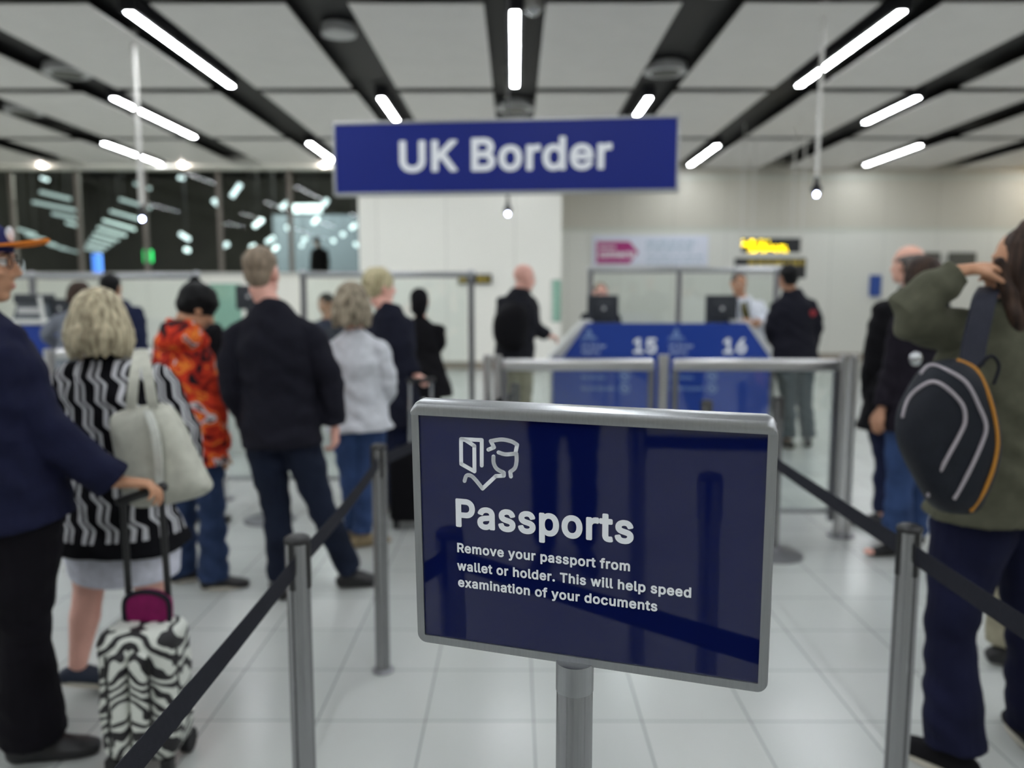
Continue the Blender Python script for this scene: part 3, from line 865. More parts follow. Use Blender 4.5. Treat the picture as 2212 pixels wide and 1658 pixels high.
# the dim hall seen through the windows
GZ = 1.45
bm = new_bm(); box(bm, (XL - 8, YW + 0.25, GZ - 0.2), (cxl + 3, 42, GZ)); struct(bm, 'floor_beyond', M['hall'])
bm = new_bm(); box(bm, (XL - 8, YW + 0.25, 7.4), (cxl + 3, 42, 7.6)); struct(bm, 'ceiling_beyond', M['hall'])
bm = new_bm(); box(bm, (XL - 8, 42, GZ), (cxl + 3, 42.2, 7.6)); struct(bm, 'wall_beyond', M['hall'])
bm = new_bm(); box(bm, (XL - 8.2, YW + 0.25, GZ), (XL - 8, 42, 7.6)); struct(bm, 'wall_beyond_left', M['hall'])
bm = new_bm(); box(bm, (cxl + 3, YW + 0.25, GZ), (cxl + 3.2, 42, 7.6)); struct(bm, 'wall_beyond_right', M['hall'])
bm = new_bm(); p = at(590, 500, 29); q = at(790, 470, 29); box(bm, (p.x, 29, GZ), (q.x, 29.1, q.z + 0.1)); struct(bm, 'wall_beyond_lit', M['hall_wall'])

rng = random.Random(4)


def far_glow_bar(a, b, Y, wide, mat, label, cat='lamp', group=None, Y2=None):  # builds the glowing bars for window reflections, and the hall's light box
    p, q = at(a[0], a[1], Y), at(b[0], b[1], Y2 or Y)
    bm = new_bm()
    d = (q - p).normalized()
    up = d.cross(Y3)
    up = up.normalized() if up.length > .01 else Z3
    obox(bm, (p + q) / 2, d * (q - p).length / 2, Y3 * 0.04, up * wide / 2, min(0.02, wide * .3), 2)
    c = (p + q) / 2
    o_ = tag(put(bm, 'hall_glow_bar', mat, loc=c), label, cat, group)
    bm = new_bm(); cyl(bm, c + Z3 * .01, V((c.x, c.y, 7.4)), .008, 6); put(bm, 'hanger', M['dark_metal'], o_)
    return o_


G1 = 'window reflections as dim glowing bars, converging row'  # bars added behind the glass to imitate ceiling lights mirrored in it
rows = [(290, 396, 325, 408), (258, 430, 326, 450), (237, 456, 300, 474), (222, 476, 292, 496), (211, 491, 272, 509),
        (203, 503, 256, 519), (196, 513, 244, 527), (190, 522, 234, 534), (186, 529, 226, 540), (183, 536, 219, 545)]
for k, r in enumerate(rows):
    far_glow_bar(r[:2], r[2:], 19 + k * 2.0, 0.075 + 0.004 * k, M['reflection_dim'], 'dim grey glowing bar for a window reflection, in the row converging above the blue screen', group=G1)
G2 = 'window reflections as dim glowing bars, second row'
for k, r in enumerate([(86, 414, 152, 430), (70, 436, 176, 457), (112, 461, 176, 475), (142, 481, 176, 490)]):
    far_glow_bar(r[:2], r[2:], 19 + k * 2, 0.08, M['reflection_dim'], 'grey glowing bar for a reflection in the second window, short row', group=G2)
G3 = 'window reflections as dim glowing bars, third row'
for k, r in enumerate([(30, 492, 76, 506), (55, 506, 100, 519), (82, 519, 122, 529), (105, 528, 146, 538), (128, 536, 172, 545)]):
    far_glow_bar(r[:2], r[2:], 22 + k * 3, 0.07, M['reflection_dim'], 'faint glowing bar for a window reflection, low row beside the orange cap', group=G3)
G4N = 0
G4 = 'bright window reflections as small glowing bars'  # small bars added to imitate bright spots mirrored in the windows
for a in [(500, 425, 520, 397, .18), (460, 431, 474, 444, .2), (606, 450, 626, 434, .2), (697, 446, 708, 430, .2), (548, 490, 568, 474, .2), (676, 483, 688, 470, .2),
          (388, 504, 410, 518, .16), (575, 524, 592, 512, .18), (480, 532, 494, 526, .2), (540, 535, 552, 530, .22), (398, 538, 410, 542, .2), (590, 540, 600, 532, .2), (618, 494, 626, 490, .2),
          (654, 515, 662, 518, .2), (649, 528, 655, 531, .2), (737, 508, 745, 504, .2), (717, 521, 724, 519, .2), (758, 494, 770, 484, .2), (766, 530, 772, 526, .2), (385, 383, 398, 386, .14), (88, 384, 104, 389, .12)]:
    far_glow_bar(a[:2], a[2:4], 20.5 + (G4N % 6) * 1.1, a[4] * .6, M['glow_far'], 'small bright glowing bar for a reflection in the windows', group=G4)
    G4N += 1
far_glow_bar((634, 451), (695, 450), 25, 0.26, M['glow_far'], 'broad bright light box hanging in the hall beyond the windows')
for (x, y0, y1, m, lab, nm) in [(208, 548, 590, 'screen_glow', 'tall narrow blue lit screen in the dark hall', 'lit_screen'), (318, 540, 566, 'exit_glow', 'small green lit exit lamp in the dark hall', 'exit_lamp')]:
    p, q = at(x - 8, y1, 24), at(x + 8, y0, 24)
    bm = new_bm(); box(bm, (p.x, 24, p.z), (q.x, 24.12, q.z), 0.02)
    o_ = tag(put(bm, nm, M[m], loc=(p + q) / 2), lab, 'screen' if nm == 'lit_screen' else 'lamp')
    bm = new_bm(); box(bm, ((p.x + q.x) / 2 - .02, 24.04, GZ), ((p.x + q.x) / 2 + .02, 24.08, p.z)); put(bm, 'stand', M['dark_metal'], o_)
p, q = at(8, 598, 22), at(45, 565, 22)
bm = new_bm(); box(bm, (p.x, 22, GZ), (q.x, 22.1, q.z), 0.02)
tag(put(bm, 'notice_screen', M['poster'], loc=(p + q) / 2), 'pale lilac panel in the hall just beyond the capped man', 'panel')

# ------------------------------------------------------------------ ceiling fixtures
def make_light(label, length, loc):
    t = thing('ceiling_light', label, 'light', (loc[0], loc[1], 4.56), 'fluorescent lights in the ceiling slots')
    b = new_bm(); box(b, (loc[0] - .09, loc[1] - length / 2 - .03, 4.402), (loc[0] + .09, loc[1] + length / 2 + .03, 4.56), .01)
    put(b, 'housing', M['dark_metal'], t)
    b = new_bm(); box(b, (loc[0] - .042, loc[1] - length / 2, 4.396), (loc[0] + .042, loc[1] + length / 2, 4.403), .003)
    put(b, 'diffuser', M['lamp'], t)
    return t


lab = {(2, -2): 'long lit tube light nearest the top left corner of the ceiling', (2, 0): 'long lit tube light straight above the UK Border sign',
       (2, 2): 'long lit tube light near the top right, crossed by a white hanging rod',
       (3, -1): 'short-looking lit tube light at the upper left edge of the UK Border sign', (3, 1): 'short-looking lit tube light at the upper right edge of the UK Border sign',
       (3, -3): 'long lit tube light crossed by the grey pendant pole on the left', (3, 3): 'lit tube light right of the white rod, second row from the wall',
       (4, -4): 'far lit tube light low on the left above the windows', (4, -2): 'far lit tube light touching the left end of the UK Border sign',
       (4, 2): 'far lit tube light touching the right end of the UK Border sign', (4, 4): 'far lit tube light above the cream wall, right of the white rod',
       (4, 6): 'far lit tube light cut by the right picture edge', (4, 0): 'far lit tube light behind the UK Border sign'}
first = None
for r in range(-1, 5):
    yc = [2.85, 6.38, 9.92, 13.52, 17.05][r] if r >= 0 else -0.7
    for i in range(-6, 7):
        if (i + r) % 2 or (r == 3 and abs(i) == 5) or (r == 4 and i == -6):
            continue
        ln = 2.95 if r < 4 else 2.4
        if (r, i) == (3, 3):
            ln, y = 1.75, yc - 0.6
        else:
            y = yc
        L = lab.get((r, i), 'lit tube light in the ceiling overhead, nearer than the picture shows')
        if first is None:
            first = make_light(L, 2.95, (i * PX, y))
        elif ln == 2.95:
            copy_thing(first, (i * PX, y, 4.56), L)
        else:
            make_light(L, ln, (i * PX, y - (.27 if r == 4 and i < 0 else 0)))
if True:    # three rows farther back light the near floor and everyone's backs
    for yc, par in ((-4.2, 1),):
        for i in range(-6, 7):
            if (i + par) % 2 == 0:
                copy_thing(first, (i * PX, yc, 4.56), 'lit tube light in the ceiling overhead, nearer than the picture shows')


def ceiling_disc(px, py, r, label, grille=True):
    z = 4.47
    c = atz(px, py, z)
    c.x = round(c.x / PX) * PX
    t = thing('ceiling_diffuser', label, 'air vent', c, 'round vents in the black ceiling slots')
    b = new_bm(); lathe(b, c + V((0, 0, -.05)), [(r, 0), (r * 1.02, .02), (r * .96, .11)], 28)
    put(b, 'rim', M['grey_disc'], t, angle=40)
    if grille:
        b = new_bm()
        lathe(b, c + V((0, 0, -.07)), [(r * .62, 0), (r * .66, .02)], 24)
        put(b, 'vent_plate', M['notice_dark'], t, angle=40)


ceiling_disc(712, 66, .19, 'white round vent in the black slot left of the long centre light', False)
ceiling_disc(1435, 149, .28, 'grey round vent in the slot above the right half of the UK Border sign')
ceiling_disc(1108, 229, .30, 'grey round vent just above the middle of the UK Border sign')
ceiling_disc(112, 152, .29, 'grey round vent high on the left between two ceiling panels')
ceiling_disc(20, 237, .28, 'grey round vent at the left picture edge')
ceiling_disc(1440, -40, .28, 'grey round vent beyond the top picture edge')
c = atz(1152, 6, 4.5)
t = thing('dome_camera', 'small shiny dome beside the long centre light', 'camera', c)
b = new_bm(); ball(b, c + V((0, 0, -.06)), (.08, .08, .07)); put(b, 'dome', M['chrome'], t, smooth=True)
b = new_bm(); cyl(b, c + V((0, 0, -.06)), c + V((0, 0, .06)), .1, 24); put(b, 'collar', M['white_metal'], t, angle=40)


def pendant(px, y_dome, Y, label, rod='white_metal', r=.012):
    p = at(px, y_dome, Y)
    t = thing('pendant_camera', label, 'lamp', p)
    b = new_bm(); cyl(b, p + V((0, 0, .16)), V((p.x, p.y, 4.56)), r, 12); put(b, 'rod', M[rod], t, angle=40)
    b = new_bm(); lathe(b, p + V((0, 0, .02)), [(.05, 0), (.058, .05), (.03, .09), (.022, .16)], 20); put(b, 'camera_mount', M['blackpl'], t, angle=40)
    b = new_bm(); ball(b, p + V((0, -.01, 0)), (.02, .02, .022)); put(b, 'bulb_or_glint', M['bulb_or_glint'], t, smooth=True)  # glowing ball stands in for lights reflected in the camera dome
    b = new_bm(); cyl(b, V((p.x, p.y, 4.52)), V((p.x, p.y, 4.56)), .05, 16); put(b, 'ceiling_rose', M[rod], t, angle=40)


pendant(308, 473, 9.5, 'hanging dome camera with a glowing ball as its bluish glint, on a thick grey pole before the windows', 'white_metal', .03)
pendant(1763, 420, 8.6, 'hanging dome camera with a glowing ball as its bluish glint, on a long white rod', 'white_metal', .022)
pendant(1097, 462, 11.0, 'dome camera with a glowing ball as its bluish glint, hanging under the UK Border sign', 'notice_dark', .02)
for px, lab_ in ((88, 'bright soffit spot above the windows, far left'), (393, 'bright soffit spot above the windows, between two tube lights'), (700, 'bright soffit spot beside the left end of the UK Border sign')):
    p = at(px, 356, YW - .33)
    t = thing('soffit_spotlight', lab_, 'light', p, 'spots under the bulkhead')
    b = new_bm(); cyl(b, p + V((0, 0, .03)), p + V((0, .1, .16)), .05, 16); put(b, 'holder', M['white_metal'], t, angle=40)
    b = new_bm(); ball(b, p, (.032, .032, .03)); put(b, 'bulb_or_glint', M['spot'], t, smooth=True)

# ------------------------------------------------------------------ signs on the walls
def flat_box(name, mat, px0, py0, px1, py1, Y, d=.04, parent=None, loc=None, bev=.004):
    p, q = at(px0, py1, Y), at(px1, py0, Y)
    b = new_bm(); box(b, (p.x, Y, p.z), (q.x, Y + d, q.z), bev, 1)
    return put(b, name, mat, parent, loc if loc is not None else (None if parent else (p + q) / 2))


Yp = YB - .05
t = thing('wall_poster', 'wide pale poster with a magenta arrow on the cream wall', 'poster', at(1405, 575, Yp))
flat_box('poster_board', M['poster'], 1279, 508, 1531, 574, Yp, .035, t)
P = [at(x, y, Yp - .004) for x, y in ((1288, 521), (1360, 521), (1379, 545), (1360, 569), (1288, 569))]
b = new_bm(); prism(b, P, V((0, .006, 0))); put(b, 'arrow', M['magenta'], t)
def put_line(body, x0, y0, x1, cap, Y, mat, parent, bold=.01, nm='lettering'):
    a, e = at(x0, y0, Y), at(x1, y0, Y)
    return write(body, nm, mat, parent, V((a.x, Y, a.z)), X3, Z3, e.x - a.x, cap / 1720.0 * Y, bold)
put_line('Gatwick', 1294, 537, 1330, 7, Yp - .006, M['white_ink'], t)
put_line('connects', 1294, 556, 1371, 15, Yp - .006, M['white_ink'], t, .02)
def faint_words(x0, y, x1, h, Y, mat, parent, seed):
    r = random.Random(seed)
    b = new_bm()
    x = x0
    while x < x1:
        w = min(x1 - x, r.uniform(9, 24))
        p, q = at(x, y, Y), at(x + w, y - h, Y)
        box(b, (p.x, Y - .003, p.z), (q.x, Y, q.z))
        x += w + 4
    put(b, 'print_line', mat, parent)
for k, (yy, xe, hh) in enumerate(((528, 1505, 8), (541, 1495, 8), (556, 1518, 5), (568, 1518, 5))):
    faint_words(1396, yy, xe, hh, Yp - .001, M['poster_ink'], t, k)

Yl = 15.0
t = thing('message_display', 'black hanging display with two bright amber lines of dots', 'display', at(1666, 530, Yl))
flat_box('case', M['black_sign'], 1603, 514, 1730, 545, Yl, .12, t)
def led_rows(x0, x1, yc, nm):
    b = new_bm()
    r = random.Random(int(x0))
    x = x0
    while x < x1:
        for k in range(5):
            if r.random() < .45:
                p = at(x, yc - 6 + k * 3, Yl - .006)
                box(b, p - V((.009, .006, .009)), p + V((.009, .004, .009)))
        x += 2.6 if r.random() < .85 else 5
    put(b, nm, M['led'], t)
led_rows(1604, 1662, 525, 'dot_line')
led_rows(1617, 1700, 537, 'dot_line')
for x in (1625, 1710):
    a = at(x, 514, Yl + .06)
    b = new_bm(); cyl(b, a, V((a.x, a.y, 4.56)), .012, 10); put(b, 'hanger', M['white_metal'], t, angle=40)

Yl = 14.6
t = thing('direction_sign', 'long black hanging sign with a dull yellow line, behind the man in black', 'sign', at(1664, 580, Yl))
flat_box('sign_panel', M['black_sign'], 1588, 557, 1742, 601, Yl, .1, t)
b = new_bm(); p, q = at(1588, 602, Yl - .02), at(1716, 573, Yl - .02); box(b, (p.x, Yl - .03, p.z), (q.x, Yl, q.z), .006); put(b, 'lower_cover', M['white_metal'], t)
faint_words(1616, 572, 1738, 10, Yl - .003, M['yellow_ink'], t, 9)
for x in (1600, 1730):
    a = at(x, 557, Yl + .05)
    b = new_bm(); cyl(b, a, V((a.x, a.y, 4.56)), .012, 10); put(b, 'hanger', M['white_metal'], t, angle=40)

t = thing('exit_sign', 'small black and yellow sign on the white pier behind the steel post', 'sign', at(1027, 603, YCOL - .06))
flat_box('sign_panel', M['black_sign'], 990, 592, 1062, 613, YCOL - .06, .05, t)
faint_words(1031, 609, 1056, 12, YCOL - .062, M['yellow_ink'], t, 3)
faint_words(993, 609, 1006, 12, YCOL - .062, M['yellow_ink'], t, 5)
tag(flat_box('wall_notice', M['blue_notice'], 1878, 594, 1905, 640, YB - .05, .04), 'small blue notice on the cream wall left of the bald man', 'notice')
tag(flat_box('wall_screen', M['notice_dark'], 1994, 545, 2033, 585, YB - .06, .05), 'dark square board on the wall above the dark-haired head', 'board')
tag(flat_box('wall_screen', M['notice_dark'], 2048, 545, 2110, 585, YB - .06, .05), 'dark square board on the wall behind the raised hand', 'board')

# ------------------------------------------------------------------ UK Border sign
W = 2.80
u = RC @ V((0.99452571, -0.00549471, 0.10434755))
u = V((u.x, u.y, 0)).normalized()
p0 = V((0, 0, CAMZ)) + RC @ (V((-0.52522176, 0.76470111, -2.34036639)) * W)
n = u.cross(Z3)
n = n if n.y < 0 else -n
hgt = W / 4.9
t = thing('hanging_sign', 'wide navy hanging sign reading UK Border in white', 'sign', p0 + u * W / 2 - Z3 * hgt)
b = new_bm(); obox(b, p0 + u * W / 2 - Z3 * hgt / 2 - n * .05, u * W / 2, n * .05, Z3 * hgt / 2, .008)
put(b, 'sign_panel', M['blue_sign'], t)
b = new_bm()
for z0 in (0.0, -hgt):
    obox(b, p0 + u * W / 2 + Z3 * z0 - n * .05, u * (W / 2 + .014), n * .056, Z3 * .011, .003)
for s in (0, W):
    obox(b, p0 + u * s - Z3 * hgt / 2 - n * .05, u * .011, n * .056, Z3 * (hgt / 2 + .011), .003)
put(b, 'frame', M['alu'], t)
o = p0 + n * .002
a, e = atplane(863, 372, o, n), atplane(988, 372, o, n)
c = atplane(863, 304, o, n)
write('UK', 'lettering', M['white_ink'], t, a, u, Z3, (e - a).length, (c - a).length, .02)
a, e = atplane(1018, 370, o, n), atplane(1322, 366, o, n)
c = atplane(1018, 298, o, n)
write('Border', 'lettering', M['white_ink'], t, a, u, Z3, (e - a).length, (c - a).length, .02)
for k in (.515,):
    a = p0 + u * W * k - n * .05
    b = new_bm(); cyl(b, a, V((a.x, a.y, 4.56)), .008, 10); put(b, 'hanger', M['dark_metal'], t, angle=40)

# ------------------------------------------------------------------ Passports sign on its post
W = 0.47
o = V((0, 0, CAMZ))
u = (RC @ V((0.95075377, -0.0387699, 0.30751287))).normalized()
v = (RC @ V((0.00648487, -0.98741898, -0.15799272))).normalized()      # down the face
v = (v - u * v.dot(u)).normalized()
n = v.cross(u).normalized()
n = n if n.y < 0 else -n
up = -v
TL = o + RC @ (V((-0.29091718, -0.05157168, -2.27444342)) * W)
HS = W / 1.3724
def SP(px, py, lift=0.0):
    return atplane(px, py, TL + n * lift, n)
foot = TL + u * W * .485 + v * HS
t = thing('sign_stand', 'Passports sign, a navy landscape panel in a silver frame on a steel post', 'sign', V((foot.x, foot.y, 0)))
b = new_bm(); obox(b, TL + u * W / 2 + v * HS / 2 - n * .008, u * (W / 2 - .008), v * (HS / 2 - .008), n * .005)
put(b, 'face', M['navy_sign'], t)
def rrect(x0, y0, x1, y1, r, k=6):
    pts = []
    for cx_, cy_, a0 in ((x1 - r, y0 + r, -90), (x1 - r, y1 - r, 0), (x0 + r, y1 - r, 90), (x0 + r, y0 + r, 180)):
        for i in range(k + 1):
            a_ = math.radians(a0 + 90 * i / k)
            pts.append((cx_ + r * math.cos(a_), cy_ + r * math.sin(a_)))
    return pts
fw = .0115
outer, inner = rrect(0, 0.006, W, HS, .013), rrect(fw, fw, W - fw, HS - fw, .0012)
b = new_bm()
def ring_of(pts, d):
    return [b.verts.new(TL + u * x + v * y + n * d) for x, y in pts]
R0, R1, R2, R3, R4 = ring_of(outer, -.018), ring_of(outer, -.003), ring_of([(x * .997 + W * .0015, y * .997 + HS * .0015) for x, y in outer], 0), ring_of(inner, .0), ring_of(inner, -.006)
m_ = len(outer)
for A_, B_ in ((R0, R1), (R1, R2), (R2, R3), (R3, R4)):
    for j in range(m_):
        k = (j + 1) % m_
        b.faces.new((A_[j], A_[k], B_[k], B_[j]))
b.faces.new(list(reversed(R0)))
put(b, 'frame', M['alu'], t, angle=30)
b = new_bm()                                   # the top rail, a rounded bar that overhangs the frame
prof = [(-.003, .0165), (-.0045, .008), (-.002, .001), (.004, -.0025), (.012, -.004), (.021, -.0035), (.024, .002), (.024, .0165)]
secs = []
for i, s in enumerate([0.002, 0.006, 0.014, W - .014, W - .006, W - .002]):
    k = [.45, .8, 1, 1, .8, .45][i]
    secs.append([b.verts.new(TL + u * s + n * (-(d_) - (.0 if d_ > .01 else 0) + .0005) + v * (.0165 + (h_ - .0165) * k)) for d_, h_ in prof])
for A_, B_ in zip(secs, secs[1:]):
    for j in range(len(prof)):
        k = (j + 1) % len(prof)
        b.faces.new((A_[j], A_[k], B_[k], B_[j]))
b.faces.new(list(reversed(secs[0]))); b.faces.new(secs[-1])
put(b, 'top_rail', M['alu'], t, angle=40)
def sign_line(body, x0, y0, x1, y1, xc, yc, bold):
    a_, e_, c_ = SP(x0, y0, -.0025), SP(x1, y1, -.0025), SP(xc, yc, -.0025)
    write(body, 'lettering', M['white_ink'], t, a_, u, up, (e_ - a_).dot(u), (c_ - a_).dot(up), bold)
sign_line('Passports', 985.4, 1136.6, 1368.7, 1176.0, 985.4, 1075.4, .021)
sign_line('Remove your passport from', 988, 1191.8, 1361, 1236, 988, 1171.2, .015)
sign_line('wallet or holder. This will help speed', 988, 1230.4, 1493, 1289, 988, 1210.0, .015)
sign_line('examination of your documents', 990, 1266, 1420, 1320, 990, 1245.8, .015)
b = new_bm()
def icon(pts, w=.0026):
    Q = [SP(860 + x / 2.3686, 820 + y / 2.3686, -.0025) for x, y in pts]
    for A_, B_ in zip(Q, Q[1:]):
        d_ = (B_ - A_).normalized()
        obox(b, (A_ + B_) / 2, d_ * (B_ - A_).length / 2, d_.cross(n) * w, n * .0005)
    for q_ in Q:
        prism(b, [q_ + (u * math.cos(a_) + v * math.sin(a_)) * w - n * .0005 for a_ in [i * math.pi / 7 for i in range(14)]], n * .001)
def arc(pts):
    return [(q.x, q.y) for q in smooth_path([V((x, y, 0)) for x, y in pts], 5)]
icon([(322, 303), (323, 430), (391, 468), (390, 338), (345, 308), (322, 303)])
icon([(322, 303), (428, 308), (428, 438)])
icon([(462, 357), (491, 345), (474, 313)] + arc([(474, 313), (530, 305), (580, 315), (609, 332)])[1:] + [(600, 378)])
icon(arc([(514, 371), (550, 381), (600, 377)]))
icon(arc([(488, 392), (489, 425), (505, 455), (541, 475)]) + [(541, 490), (500, 492)] + [(432, 556)] + arc([(432, 556), (395, 510), (372, 490), (350, 490), (340, 517)])[1:])
icon(arc([(605, 378), (606, 415), (598, 450), (574, 470)]) + [(577, 494)])
put(b, 'officer_pictogram', M['white_ink'], t)
b = new_bm(); cyl(b, foot + V((0, 0.006, -.028)) * 1.0, V((foot.x, foot.y + .006, .02)), .0245, 28)
put(b, 'post', M['steel'], t, angle=40)
b = new_bm()
q0 = foot + V((0, .006, 0))
cyl(b, q0 - Z3 * .036, q0 + Z3 * .003, .0252, 28)
put(b, 'post_collar', M['alu'], t, angle=40)
b = new_bm(); lathe(b, V((foot.x, foot.y + .006, 0)), [(.17, 0.001), (.17, .012), (.12, .022), (.03, .03)], 36)
put(b, 'base', M['steel_dark'], t, angle=40)

# ------------------------------------------------------------------ belt stanchions
STH = 0.965
def make_stanchion(disc):
    t = thing('belt_stanchion', 'steel stanchion', 'stanchion', V((0, 0, 0)), 'belt stanchions along the queue lane')
    pts = []
    for k in range(96):
        a_ = 2 * math.pi * k / 96
        g = min(abs((a_ - math.pi / 2 * j + math.pi) % (2 * math.pi) - math.pi) for j in range(4))
        pts.append((.0305 - (.005 if g < .12 else 0)) * V((math.cos(a_), math.sin(a_), 0)))
    b = new_bm(); prism(b, [p_ + Z3 * .015 for p_ in pts], Z3 * (STH - .03))
    put(b, 'post', M['steel'], t, angle=35)
    b = new_bm(); lathe(b, V((0, 0, STH - .02)), [(.032, 0), (.0335, .004), (.032, .012), (.022, .018), (.006, .021)], 32)
    put(b, 'cap', M['blackpl'], t, angle=50)
    for k in range(4):
        a_ = math.pi / 2 * k
        d_ = V((math.cos(a_), math.sin(a_), 0)); s_ = V((-d_.y, d_.x, 0))
        b = new_bm(); obox(b, d_ * .0285 + Z3 * (STH - .075), d_ * .0055, s_ * .0075, Z3 * .062, .002)
        put(b, 'belt_slot', M['blackpl'], t)
    prof = [(.175, .001), (.176, .01), (.15, .022), (.05, .036), (.036, .05)] if disc else [(.044, .001), (.044, .01), (.036, .016)]
    b = new_bm(); lathe(b, V((0, 0, 0)), prof, 40)
    put(b, 'base', M['steel_dark'], t, angle=40)
    return t
st0, st1 = make_stanchion(False), make_stanchion(True)
SPOTS = [((654, 1.95), 'steel stanchion with black cap nearest on the left, belts running both ways', -14),
         ((823, 3.17), 'steel stanchion standing just left of the Passports sign', 30),
         ((1944, 2.05), 'steel stanchion with black cap on the right, before the jeans', 12),
         ((1112, 5.35), 'steel stanchion at the far end of the left belt, beside the glass fence', 20),
         ((1522, 4.5), 'steel stanchion mostly hidden behind the Passports sign, right of the middle', 10),
         ((1676, 4.67), 'steel stanchion whose round base shows right of the Passports sign', 10),
         ((578, 5.4), 'steel stanchion whose round base shows behind the dark-jacketed man', 10)]
ST = []
for i, ((px, Y), L, rot) in enumerate(SPOTS):
    p = atYz(px, Y, STH * .5)
    p.z = 0
    o_ = st0 if i == 0 else st1 if i == 5 else copy_thing(st1 if i > 5 else st0, p, L)
    o_.location = p
    o_['label'] = L
    o_.rotation_euler = (0, 0, math.radians(rot))
    ST.append(p)


def belt(a, e, label, sag=.012):
    pts = []
    d_ = e - a
    s_ = V((d_.y, -d_.x, 0)).normalized()
    for i in range(13):
        k = i / 12
        pts.append(a + d_ * k - Z3 * sag * 4 * k * (1 - k))
    b = new_bm(); strip(b, pts, Z3 * .05, s_ * .002)
    tag(put(b, 'barrier_belt', M['belt'], loc=(a + e) / 2, angle=30), label, 'belt', 'black webbing belts between stanchions')


zb = STH - .075
a = ST[0] + V((0, 0, zb))
T1, T2, T3, T4 = V((-.575, .50, 0)), V((1.09, .50, 0)), V((1.2, -1.65, 0)), V((-.66, -.62, 0))
d_ = T1 - ST[0]
belt(a + d_.normalized() * .034, T1 + V((0, 0, zb)) - d_.normalized() * .034, 'black belt running from the near stanchion down to the lower left corner')
d_ = ST[1] - ST[0]
belt(a + d_.normalized() * .034, ST[1] + V((0, 0, zb)) - d_.normalized() * .034, 'black belt between the near stanchion and the one beside the sign')
d_ = ST[3] - ST[1]
belt(ST[1] + V((0, 0, zb)) + d_.normalized() * .034, ST[3] + V((0, 0, zb)) - d_.normalized() * .034, 'black belt running behind the Passports sign towards the glass fence')
a = ST[2] + V((0, 0, zb))
d_ = T2 - ST[2]
belt(a + d_.normalized() * .034, T2 + V((0, 0, zb)) - d_.normalized() * .034, 'black belt crossing the jeans to the right picture edge')
d_ = ST[4] - ST[2]
belt(a + d_.normalized() * .034, ST[4] + V((0, 0, zb)) - d_.normalized() * .034, 'black belt from the right stanchion back behind the Passports sign')
# stanchions behind the photographer, seen mirrored in the sign
for p_, L in ((T1, 'steel stanchion left of the viewpoint, mirrored at the lower left of the sign'), (T2, 'steel stanchion right of the viewpoint, holding the belt that crosses the jeans'),
              (T3, 'steel stanchion behind the viewpoint, at the right end of the mirrored belt'), (V((-.22, -.2, 0)), 'steel stanchion under the viewpoint, mirrored at the right of the Passports sign'), (T4, 'steel stanchion behind the viewpoint, at the left end of the mirrored belt')):
    copy_thing(st0, p_, L)
d_ = (T2 - T1).normalized()
belt(T1 + V((0, 0, zb)) + d_ * .034, T2 + V((0, 0, zb)) - d_ * .034, 'black belt below the viewpoint, mirrored slanting across the Passports sign')
d_ = (T4 - T3).normalized()
belt(T3 + V((0, 0, zb)) + d_ * .034, T4 + V((0, 0, zb)) - d_ * .034, 'black belt behind the viewpoint, mirrored near the top of the Passports sign')

# ------------------------------------------------------------------ glass fences
def fence(name, label, xs, Y, ztop, zbot=.18, double=(), post_r=.035, rail=.045):
    c = V(((xs[0] + xs[-1]) / 2, Y, 0))
    t = thing(name, label, 'fence', c)
    for i, x in enumerate(xs):
        offs = {'pair': (-.033, .033), 'one': (0,), 'trio': (-.062, .0, .05)}[double[i]] if double else (0,)
        for dx in offs:
            b = new_bm()
            rr_ = {1: post_r, 2: .026, 3: .03}[len(offs)]
            loft(b, [((x + dx, Y, .012), rr_, None), ((x + dx, Y, ztop + (.025 if double else .0)), rr_, None)], 20, False)
            put(b, 'post', M['rail_steel'], t, angle=40)
        b = new_bm(); lathe(b, V((x, Y, 0)), [(.085, .001), (.085, .012), (.05, .016)], 24); put(b, 'base_plate', M['steel_dark'], t, angle=40)
    for a_, e_ in zip(xs, xs[1:]):
        da = .06 if double else .05
        b = new_bm(); box(b, (a_ + da, Y - .03, ztop - .075), (e_ - da, Y + .03, ztop), .022, 4); put(b, 'top_rail', M['rail_steel'], t, angle=30)
        b = new_bm(); box(b, (a_ + da * .6, Y - .02, zbot - .03), (e_ - da * .6, Y + .02, zbot + .0), .008); put(b, 'bottom_rail', M['alu'], t)
        b = new_bm(); box(b, (a_ + da + .01, Y - .005, zbot), (e_ - da - .01, Y + .005, ztop - .075)); put(b, 'glass_pane', M['glass'], t)
        if double:
            for s_ in (a_ + .075, e_ - .075):
                b = new_bm(); box(b, (s_ - .018, Y - .02, .1), (s_ + .018, Y + .02, ztop - .06), .006); put(b, 'upright', M['steel_dark'], t)
    return t


YF = 5.05
xs = [at(x, 800, YF).x for x in (1064, 1433, 1833)]
fence('glass_fence', 'waist-high glass fence with steel posts standing before the blue desk', xs, YF, at(1430, 775, YF).z, double=('pair', 'one', 'pair'), post_r=.034)
YF2 = 5.95
xs = [at(x, 800, YF2).x for x in (108, 470, 830)]
fence('glass_fence', 'waist-high glass fence behind the blonde woman and the dark-jacketed man', xs, YF2, 1.15)

